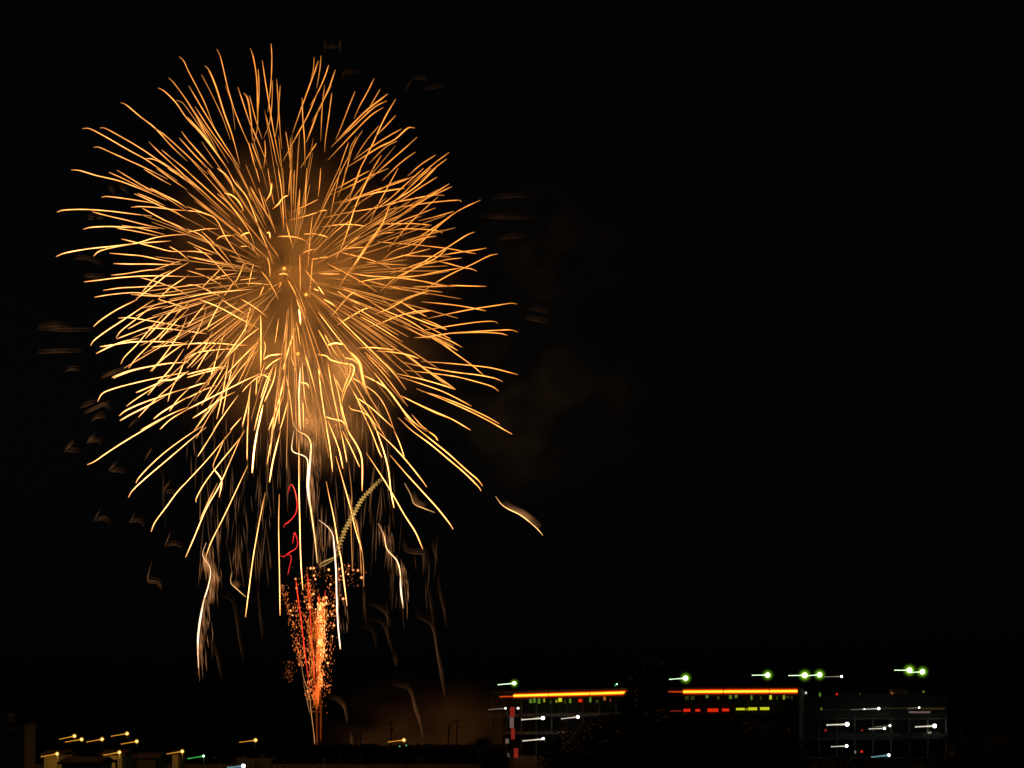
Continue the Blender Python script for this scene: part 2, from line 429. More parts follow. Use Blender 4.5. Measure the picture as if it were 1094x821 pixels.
for x0, x1, y0, y1, mt in ((732, 736, 744, 748, 'grndim'), (738, 742, 744, 748, 'grndim'), (754, 757, 743, 746, 'grn'), (766, 769, 744, 747.5, 'grndim'), (779, 782, 743, 747, 'grn'), (785, 788, 742.5, 746, 'grn'), (802, 804, 743, 748, 'grn'), (822, 824.5, 743, 747.5, 'yel'), (836.5, 838.5, 743, 747.5, 'yeldim'), (829, 831, 744, 748, 'grndim'), (812, 814, 744, 748, 'grndim'), (845, 847, 744, 747, 'grndim')):
    panel('window', x0, x1, y0, y1, B, E, nBE, mt, off=-.2)
for x0, x1, y0, y1, mt, lb in ((715, 728, 759.2, 760.4, 'reddim', None), (730.3, 737.6, 757.6, 760.6, 'red', None), (743, 748, 757.8, 760.4, 'red', None), (756, 767.5, 757.2, 760.8, 'red', None), (771.5, 779, 757.2, 760.2, 'red', None),
                               (786.5, 796, 756.6, 759, 'yel', 'yellow lit shop sign'), (799.5, 809, 756, 759, 'yel', 'yellow lit shop sign'), (812, 822, 755.8, 758.8, 'yel', 'yellow lit shop sign'), (797, 799, 757, 759, 'yeldim', 'yellow lit shop sign')):
    f = panel('shop_sign', x0, x1, y0, y1, B, E, nBE, mt, off=-.3)
    if lb: f['label'] = lb
for x0, x1, y0, y1, mt in ((857 - 18, 843, 744, 746, 'grndim'),): panel('window', x0, x1, y0, y1, B, E, nBE, mt, off=-.2)

# ---------------------------------------------------------------- parking building to the right
PA, PB = plan(835, 640), plan(1013, 628); nP = normal(PA, PB)
park = thing('parking_building', 'dim grey multi level parking building on the right with lamps along its open decks', 'building', PA)
def zz(py, D=634): return EYE + (HY - py) * D / F
b = MB(); b.obox(PA, PB, nP, 0, zz(744), 14, 40); b.build('wall', M['cladding'], park)
for ytop, ybot in ((742, 757.5), (760.5, 767), (783, 789)):
    r = MB(); r.obox(PA, PB, nP, zz(ybot), zz(ytop), 0, .4); r.build('parapet', M['cladding'], park)
for y in (758.2, 767.6, 789.6):
    r = MB(); r.obox(PA, PB, nP, zz(y + .9), zz(y), .5, 13.99); r.build('deck_slab', M['concrete'], park)
for i in range(10):
    q = lerp(PA, PB, (i + .1) / 9.2); d = (PB - PA).normalized(); c = MB()
    c.obox(q - d * .3, q + d * .3, nP, 0, zz(742.5), .6, 1.2); c.build('column', M['concrete'], park)
r = MB(); q0, q1 = seg(952, PA, PB), seg(971, PA, PB)
vs = []
for d in (3, 9):
    for p_, y in ((q0, 742), (q0, 736.4), (lerp(q0, q1, .75), 734.8), (q1, 739), (q1, 742)):
        vs.append((p_.x + nP.x * d, p_.y + nP.y * d, zz(y)))
r.add(vs, [(0, 1, 2, 3, 4), (9, 8, 7, 6, 5), (0, 5, 6, 1), (1, 6, 7, 2), (2, 7, 8, 3), (3, 8, 9, 4), (4, 9, 5, 0)]); r.build('stair_tower', M['render'], park)
def ppanel(name, x0, x1, y0, y1, mt, off=-.1):
    p, q = seg(x0, PA, PB), seg(x1, PA, PB)
    o = MB(); o.obox(p, q, nP, zz(y1), zz(y0), off - .08, off); return o.build(name, M[mt], park)
for x0, x1, y0, y1, mt in ((860, 862, 739, 741.4, 'white_dim'), (875, 877, 740, 744, 'grn'), (893, 895, 740.7, 742.8, 'red'), (917.8, 919.2, 740.5, 743, 'grndim'), (952.3, 954, 739.8, 742, 'orn'), (985.6, 987.6, 738.4, 740.6, 'grn'), (876.8, 878.2, 756, 759, 'grn'),
                           (881, 883, 779, 782, 'reddim'), (856, 858.5, 779.5, 782, 'pale_dim'), (920, 922, 779.5, 781.5, 'reddim'), (919.6, 921.6, 802, 804.4, 'red'), (913, 914.5, 802.5, 805, 'pale_dim'), (991, 995, 782, 784, 'pale_dim')):
    ppanel('signal_lamp', x0, x1, y0, y1, mt)
ppanel('lit_window_band', 971, 994, 760.3, 762.3, 'pink'); ppanel('lit_window_band', 943, 1009, 756.4, 757.3, 'warm', -.15); ppanel('lit_window_band', 985, 1009, 757.6, 758.6, 'warm', -.15)

# ---------------------------------------------------------------- pillar sign, faint far windows
ps = thing('pillar_sign', 'tall narrow red and white lit pillar sign at the left end of the shopping centre', 'sign', plan(547.5, 590))
def pbox(x0, x1, y0, y1, D, t=.5):
    p, q = at(x0, y1, D), at(x1, y0, D); o = MB(); o.box(p.x, D, p.z, q.x, D + t, q.z); return o
pbox(546.8, 548.6, 811, 754.5, 590.6).build('post', M['darkmetal'], ps)
for x0, x1, y0, y1, mt in ((545, 550, 755.5, 766, 'reddim'), (544.6, 549, 766.4, 778, 'pink'), (546, 550, 778.4, 790, 'reddim'), (549, 553.6, 799.5, 810, 'reddim')):
    pbox(x0, x1, y0, y1, 589).build('sign_panel', M[mt], ps)
ps2 = thing('banner_sign', 'small lit white and red banner board at the foot of the pillar sign', 'sign', plan(539, 586))
for x0, x1, y0, y1, mt in ((535.5, 537, 803, 809, 'reddim'), (538, 540, 801, 808, 'pink'), (542, 544, 805, 809.5, 'pale_dim'), (540, 543.6, 789.5, 794.5, 'pink')):
    pbox(x0, x1, y0, y1, 586).build('sign_panel', M[mt], ps2)
pbox(539.4, 540.2, 789, 812, 586.8).build('post', M['darkmetal'], ps2)

# ---------------------------------------------------------------- lamps: pole, bulb, own light, and an added glowing tail on an arm
LAMPK = 1.0
def lamp(name, label, cat, group, head, tail, D, mats, rb, rt, watts=0, col=(1, .50, .07), pole_from=0.0, wall=False, gl=None, gs=1.5):
    h, t = at(head[0], head[1], D), at(tail[0], tail[1], D)
    root = thing(name, label, cat, (h.x, h.y, pole_from), group)
    m = MB()
    if not wall:
        m.tube([(h.x, h.y + .25, pole_from), (h.x, h.y + .25, h.z + .1)], [.09, .06], 8); m.build('pole', M['darkmetal'], root)
    a = MB(); a.tube([Vector((0, .18, .12)) + h, Vector((0, .18, .12)) + t], .05, 6); a.build('added_arm', M['darkmetal'], root)  # arm added to carry the glowing tail
    k = MB(); d = (h - t)
    k.tube([t + d * f for f in (0, .04, .5, 1)], [rt * 1.2, rt * .62, rt * .62, rt * 1.1], 8); k.build('light_tail', M[mats[1]], root)  # glowing tail added for the smeared light; the lamp has no tube
    bb = MB(); bb.ball(h, rb, sx=1.05, nu=12, nv=8); bb.build('bulb', M[mats[0]], root)
    if gl == 'lime_halo':
        gc = MB(); gc.ball((0, 0, 0), 1, nu=20, nv=12); oo = gc.build('halo_ball', M['lime_glow']); oo.parent = root  # emissive ball added round the bulb as its soft halo
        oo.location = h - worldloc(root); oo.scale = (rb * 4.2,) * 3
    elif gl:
        gb = MB(); gb.ball(h, rb * gs, nu=14, nv=9); gb.build('halo_shell', M[gl], root)  # glowing shell added as the bulb's coloured halo, not glass
    hd = MB(); hd.tube([h + Vector((0, .0, rb * (.98 if gl == 'lime_halo' else gs if gl else 1) * 1.02)), h + Vector((0, .0, rb * (.98 if gl == 'lime_halo' else gs if gl else 1) * 1.2))], [rb * .9, rb * .3], 10); hd.build('hood', M['darkmetal'], root)
    if watts: point_light('lamp_light', h + Vector((0, -rb * 1.6, -rb * 1.7)), watts * LAMPK, col, root, .15)
    return root
SOD = ('sodium', 'sodium_dim')
for head, tail, D, watts, lab in (
    ((79.5, 786.6), (63.5, 790), 350, 6, 'dim amber street lamp nearest the grey block at the left edge, above a brighter one'),
    ((87.2, 790.2), (69.8, 793), 340, 10, 'brightest amber street lamp of the left cluster, just right of the grey block'),
    ((109, 790), (92.5, 793), 352, 25, 'amber street lamp in the middle of the upper row of the left cluster'),
    ((135.7, 784), (118.8, 786.8), 372, 25, 'highest amber street lamp of the left cluster'),
    ((146, 792.3), (129.5, 795.2), 356, 25, 'amber street lamp at the right end of the left cluster'),
    ((61, 805.6), (44, 808.8), 222, 200, 'low amber street lamp in front of the lit yellow wall nearest the left edge'),
    ((127.5, 804), (110.5, 807), 226, 200, 'low amber street lamp in front of the second lit yellow wall'),
    ((194.7, 803), (178, 805.8), 262, 150, 'low amber street lamp beside the green lamp'),
    ((273, 791), (256, 793.3), 440, 60, 'lone amber street lamp left of the spark fountain'),
    ((431.5, 790.9), (414.4, 793), 455, 25, 'lone amber street lamp between the spark fountain and the twin utility poles')):
    px = D / F
    lamp('street_lamp', lab, 'street lamp', 'amber street lamps', head, tail, D, SOD, 1.35 * px, .55 * px, watts, gl='amber_halo', gs=1.75)
lamp('street_lamp', 'green street lamp between the amber and white low lamps', 'street lamp', 'low lamps in coloured light', (217.4, 808), (200.5, 810.8), 232, ('greenbulb', 'greentail'), .17, .085, 20, (.4, 1, .4))
lamp('street_lamp', 'cool white lamp lowest at the bottom edge right of the green lamp', 'street lamp', 'low lamps in coloured light', (260, 818.6), (243, 820.4), 182, ('bluebulb', 'bluetail'), .24, .14, 30, (.8, 1, 1))

def floodlight(label, head, tail, D, rb, base, watts=0, mats=('metalhal', 'halide_tail'), rim=True):  # rim: adds the lime halo ball round the bulb
    px = D / F
    root = lamp('floodlight', label, 'floodlight', 'floodlights on the roofs', head, tail, D, mats, rb * px * .8, .62 * px, watts, (.75, 1, .55), base, gl='lime_halo' if rim else None, gs=1.65)
    return root
ZP = zz(742)
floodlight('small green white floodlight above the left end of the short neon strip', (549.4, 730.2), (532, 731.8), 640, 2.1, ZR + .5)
floodlight('tiny green floodlight above the right end of the short neon strip', (659, 731.2), (656.5, 733), 612, 1.0, ZR + .5, 0, ('greenbulb', 'greentail'), False)
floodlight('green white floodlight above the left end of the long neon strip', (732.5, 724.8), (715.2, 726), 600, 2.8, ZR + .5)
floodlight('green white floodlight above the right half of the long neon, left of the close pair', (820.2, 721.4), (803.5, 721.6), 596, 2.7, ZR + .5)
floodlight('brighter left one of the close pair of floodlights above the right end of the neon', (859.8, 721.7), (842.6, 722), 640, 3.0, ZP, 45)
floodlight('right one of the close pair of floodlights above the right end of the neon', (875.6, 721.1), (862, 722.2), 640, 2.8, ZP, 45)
floodlight('small pinkish lamp with a thin glowing tail just right of the close pair of floodlights', (899, 722.9), (881, 723.4), 640, 1.5, ZP, 0, ('white', 'pale_dim'), False)
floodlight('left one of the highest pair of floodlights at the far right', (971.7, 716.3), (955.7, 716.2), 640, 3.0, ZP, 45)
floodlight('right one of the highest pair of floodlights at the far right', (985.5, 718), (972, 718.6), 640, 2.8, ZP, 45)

WH = ('white', 'white_dim')
for head, tail, D, rb, rt, watts, mats, lab in (
    ((540, 757), (522, 758.4), 668, 1.0, .5, 60, ('white', 'pale_dim'), 'faint white deck lamp farthest left, beside the top of the pillar sign'),
    ((553.5, 756.8), (551, 757.4), 660, 1.2, .5, 40, ('white', 'pale_dim'), 'small white deck lamp just right of the pillar sign top'),
    ((580, 767.4), (557, 769.2), 642, 2.2, .9, 260, WH, 'bright white lamp on the upper deck below the short neon strip'),
    ((617.4, 766.2), (599.5, 768.2), 625, 1.9, .6, 160, WH, 'smaller white lamp on the upper deck right of the bright one'),
    ((580.5, 789.8), (558.4, 791.8), 642, 2.1, .9, 200, WH, 'bright white lamp on the lower deck below the short neon strip'),
    ((618, 789), (600, 790.4), 625, 1.4, .35, 60, ('white', 'pale_dim'), 'small white lamp on the lower deck right of the bright one'),
    ((854, 773.8), (835, 774.8), 632, 2.0, .8, 200, WH, 'white lamp at the left end of the parking deck row'),
    ((905, 774), (883.3, 774.8), 632, 2.5, 1.0, 260, WH, 'brightest white lamp in the middle of the parking deck row'),
    ((945, 778.4), (928.4, 779), 632, 1.5, .6, 80, WH, 'lower one of two small overlapping lamps in the parking deck row'),
    ((950.8, 775.6), (935, 776.7), 634, 1.3, .4, 60, ('white', 'pale_dim'), 'upper one of two small overlapping lamps in the parking deck row'),
    ((998.5, 775.8), (978, 776.8), 632, 2.4, .95, 260, WH, 'bright white lamp at the right end of the parking deck row'),
    ((904.5, 797.2), (888, 798), 628, 1.8, .6, 100, WH, 'white ground lamp below the brightest parking deck lamp'),
    ((938.8, 757.2), (922, 758.1), 632, 1.6, .5, 80, WH, 'small white lamp on the top parking deck'),
    ((923.5, 757.8), (909, 758.6), 633, .9, .35, 20, ('white', 'pale_dim'), 'faint lamp on the top parking deck left of the small white one'),
    ((982, 756.2), (970, 757.1), 632, 1.0, .4, 30, ('white', 'pale_dim'), 'faint lamp on the top parking deck above the pink window band')):
    px = D / F
    hz = EYE + (HY - head[1]) * px
    lamp('deck_lamp', lab, 'lamp', 'white lamps along the decks', head, tail, D - 6, mats, rb * px * .85, rt * px, watts * .03, (1, .95, .8), max(0, hz - 4.5))
lamp('deck_lamp', 'bluish lamp lowest in front of the parking building', 'lamp', 'white lamps along the decks', (949.5, 807), (931, 809.2), 610, ('bluebulb', 'bluetail'), .6, .4, 40, (.8, .95, 1))

# ---------------------------------------------------------------- left side: grey block, houses with lit walls, low wall
def block(label, x0, x1, ytop, D, depth, mat, roofbox=None):
    p, q = at(x0, ytop, D), at(x1, ytop, D)
    root = thing('apartment_block', label, 'building', ((p.x + q.x) / 2, D, 0))
    m = MB(); m.box(p.x, D, 0, q.x, D + depth, p.z); m.build('wall', M[mat], root)
    r = MB(); r.box(p.x - .3, D - .3, p.z + .003, q.x + .3, D + depth + .3, p.z + .5); rr = r.build('roof', M['concrete'], root)
    if roofbox:
        a, b_ = at(roofbox[0], roofbox[2], D + 3), at(roofbox[1], roofbox[2], D + 3)
        k = MB(); k.box(a.x, D + 3, p.z + .503, b_.x, D + 8, a.z); k.build('roof_hut', M[mat], rr)
    return root
bl = block('dim grey flat roofed block cut by the left edge of the view', -82, 26, 775, 345, 8, 'render', (-12, 8, 762))
for i in range(12):
    p, q = at(-78 + i * 8.2, 788.5, 345), at(-72.5 + i * 8.2, 782, 345)
    f = MB(); f.box(p.x, 344.85, p.z, q.x, 344.997, q.z); fo = f.build('window', M['glass'], bl)
    s_ = MB(); s_.box(p.x - .1, 344.7, p.z - .15, q.x + .1, 344.996, p.z - .003); s_.build('sill', M['concrete'], fo)

def house(label, x0, x1, yeave, yridge, D, depth, win=()):
    p, q = at(x0, yeave, D), at(x1, yeave, D); rz_ = at(x0, yridge, D).z
    root = thing('house', label, 'house', ((p.x + q.x) / 2, D, 0), 'houses in the left foreground')
    m = MB(); m.box(p.x, D, 0, q.x, D + depth, p.z); m.build('wall', M['render'], root)
    o = .5; ym = D + depth / 2
    r = MB(); r.add([(p.x - o, D - o, p.z - .1), (q.x + o, D - o, p.z - .1), (q.x + o, ym, rz_), (p.x - o, ym, rz_), (p.x - o, D + depth + o, p.z - .1), (q.x + o, D + depth + o, p.z - .1),
                     (p.x - o, D - o, p.z + .1), (q.x + o, D - o, p.z + .1), (q.x + o, ym, rz_ + .2), (p.x - o, ym, rz_ + .2), (p.x - o, D + depth + o, p.z + .1), (q.x + o, D + depth + o, p.z + .1)],
                    [(0, 1, 2, 3), (3, 2, 5, 4), (6, 9, 8, 7), (9, 10, 11, 8), (0, 6, 7, 1), (4, 5, 11, 10), (0, 3, 9, 6), (3, 4, 10, 9), (1, 7, 8, 2), (2, 8, 11, 5)])
    r.build('roof', M['rooftile'], root)
    for a, b_ in win:
        s0, s1 = at(a, yeave + 5, D), at(b_, yeave + 5, D)
        f = MB(); f.box(s0.x, D - .06, s0.z - 1.3, s1.x, D - .003, s0.z); fo = f.build('window', M['glass'], root)
        k = MB(); k.box(s0.x - .08, D - .12, s0.z - 1.42, s1.x + .08, D - .002, s0.z - 1.303); k.build('sill', M['concrete'], fo)
    return root
house('house whose narrow wall glows yellow under the leftmost low lamp', 47, 63, 807, 803, 226, 7, ())
house('dark wide house between the two lit yellow walls', 66, 104, 815.5, 810.5, 215, 8, ((72, 77), (88, 93)))
house('house whose pale wall glows yellow under the second low lamp', 111, 130, 806.5, 802.5, 230, 7, ((123, 126),))
house('dark house right of the second lit wall, with one small window', 134, 166, 811, 806, 240, 8, ((140, 144),))
house('house with a sliver of lit wall under the low lamp beside the green one', 184, 190, 806, 803.5, 266, 6, ())
lw = MB(); p, q = at(252, 810, 446), at(290, 810, 446); lw.box(p.x, 446, 0, q.x, 446.4, p.z)
tag(lw.build('boundary_wall', M['render']), 'long low wall lit dim yellow below the lone lamp left of the fountain', 'wall')

# traffic signals
for px_, py_, lab in ((427, 797.6, 'larger green traffic signal below the lone lamp right of the fountain'), (434, 796.4, 'smaller green traffic signal, the right one below the lone lamp')):
    D = 450; h = at(px_, py_, D); t = thing('traffic_signal', lab, 'traffic signal', (h.x, D, 0), 'green traffic signals')
    m = MB(); m.tube([(h.x, D + .2, 0), (h.x, D + .2, h.z + .3)], .07, 8); m.build('pole', M['darkmetal'], t)
    m = MB(); m.box(h.x - .3, D - .05, h.z - .55, h.x + .3, D + .15, h.z + .55); m.build('housing', M['darkmetal'], t)
    m = MB(); m.tube([(h.x, D - .06, h.z), (h.x, D - .12, h.z)], [.26, .2], 12); m.build('lens', glow('green_signal', (.1, .6, .2), .55), t)

# utility poles
prev = {}
for px_, ytop, D, lab in ((418, 770.5, 520, 'utility pole standing just left of the lone amber lamp'), (479, 772.5, 540, 'left one of the twin utility poles'), (488, 768.5, 530, 'taller right one of the twin utility poles'),
                          (380, 782.5, 600, 'short utility pole right of the fountain foot, left of its pair'), (384.8, 781.5, 610, 'short utility pole right of the fountain foot, right of its pair')):
    h = at(px_, ytop, D); t = thing('utility_pole', lab, 'utility pole', (h.x, D, 0), 'wooden utility poles')
    m = MB(); m.tube([(h.x, D, 0), (h.x, D, h.z)], [.24, .15], 8); m.build('pole', M['wood'], t)
    for k, dz in ((0, .5), (1, 1.3)):
        m = MB(); wd = 1.8 - .3 * k; m.box(h.x - wd, D - .32, h.z - dz - .12, h.x + wd, D - .17, h.z - dz + .04); ca = m.build('crossarm', M['wood'], t)
        for sx in (-.9, -.4, .4, .9):
            i_ = MB(); i_.tube([(h.x + sx * wd, D - .25, h.z - dz + .045), (h.x + sx * wd, D - .25, h.z - dz + .3)], [.06, .09], 6); i_.build('insulator', M['concrete'], ca)
    m = MB(); m.tube([(h.x + .42, D - .1, h.z - 3.2), (h.x + .42, D - .1, h.z - 2.2)], .26, 10); m.build('transformer', M['metal'], t)
    prev[px_] = h
def wire(name, a, b, lab):
    m = MB(); a = Vector(a); b = Vector(b)
    m.tube([a.lerp(b, k / 12) - Vector((0, 0, 4 * 1.4 * (k / 12) * (1 - k / 12))) for k in range(13)], .03, 5)
    tag(m.build(name, M['darkmetal']), lab, 'wire')
wire('power_line', prev[380] + Vector((0, -.25, -.2)), prev[418] + Vector((-1.6, -.25, -.2)), 'thin power line sagging from the short poles to the pole by the lone lamp')
wire('power_line', prev[418] + Vector((1.6, -.25, -.2)), prev[479] + Vector((-1.6, -.25, -.2)), 'thin power line sagging from the pole by the lone lamp to the twin poles')

# ---------------------------------------------------------------- the firework
DB, BX, BY, RB = 750.0, 305.0, 290.0, 250.0          # distance of the burst, its centre on the photo and the radius of the star sphere (photo pixels)
random.seed(21)
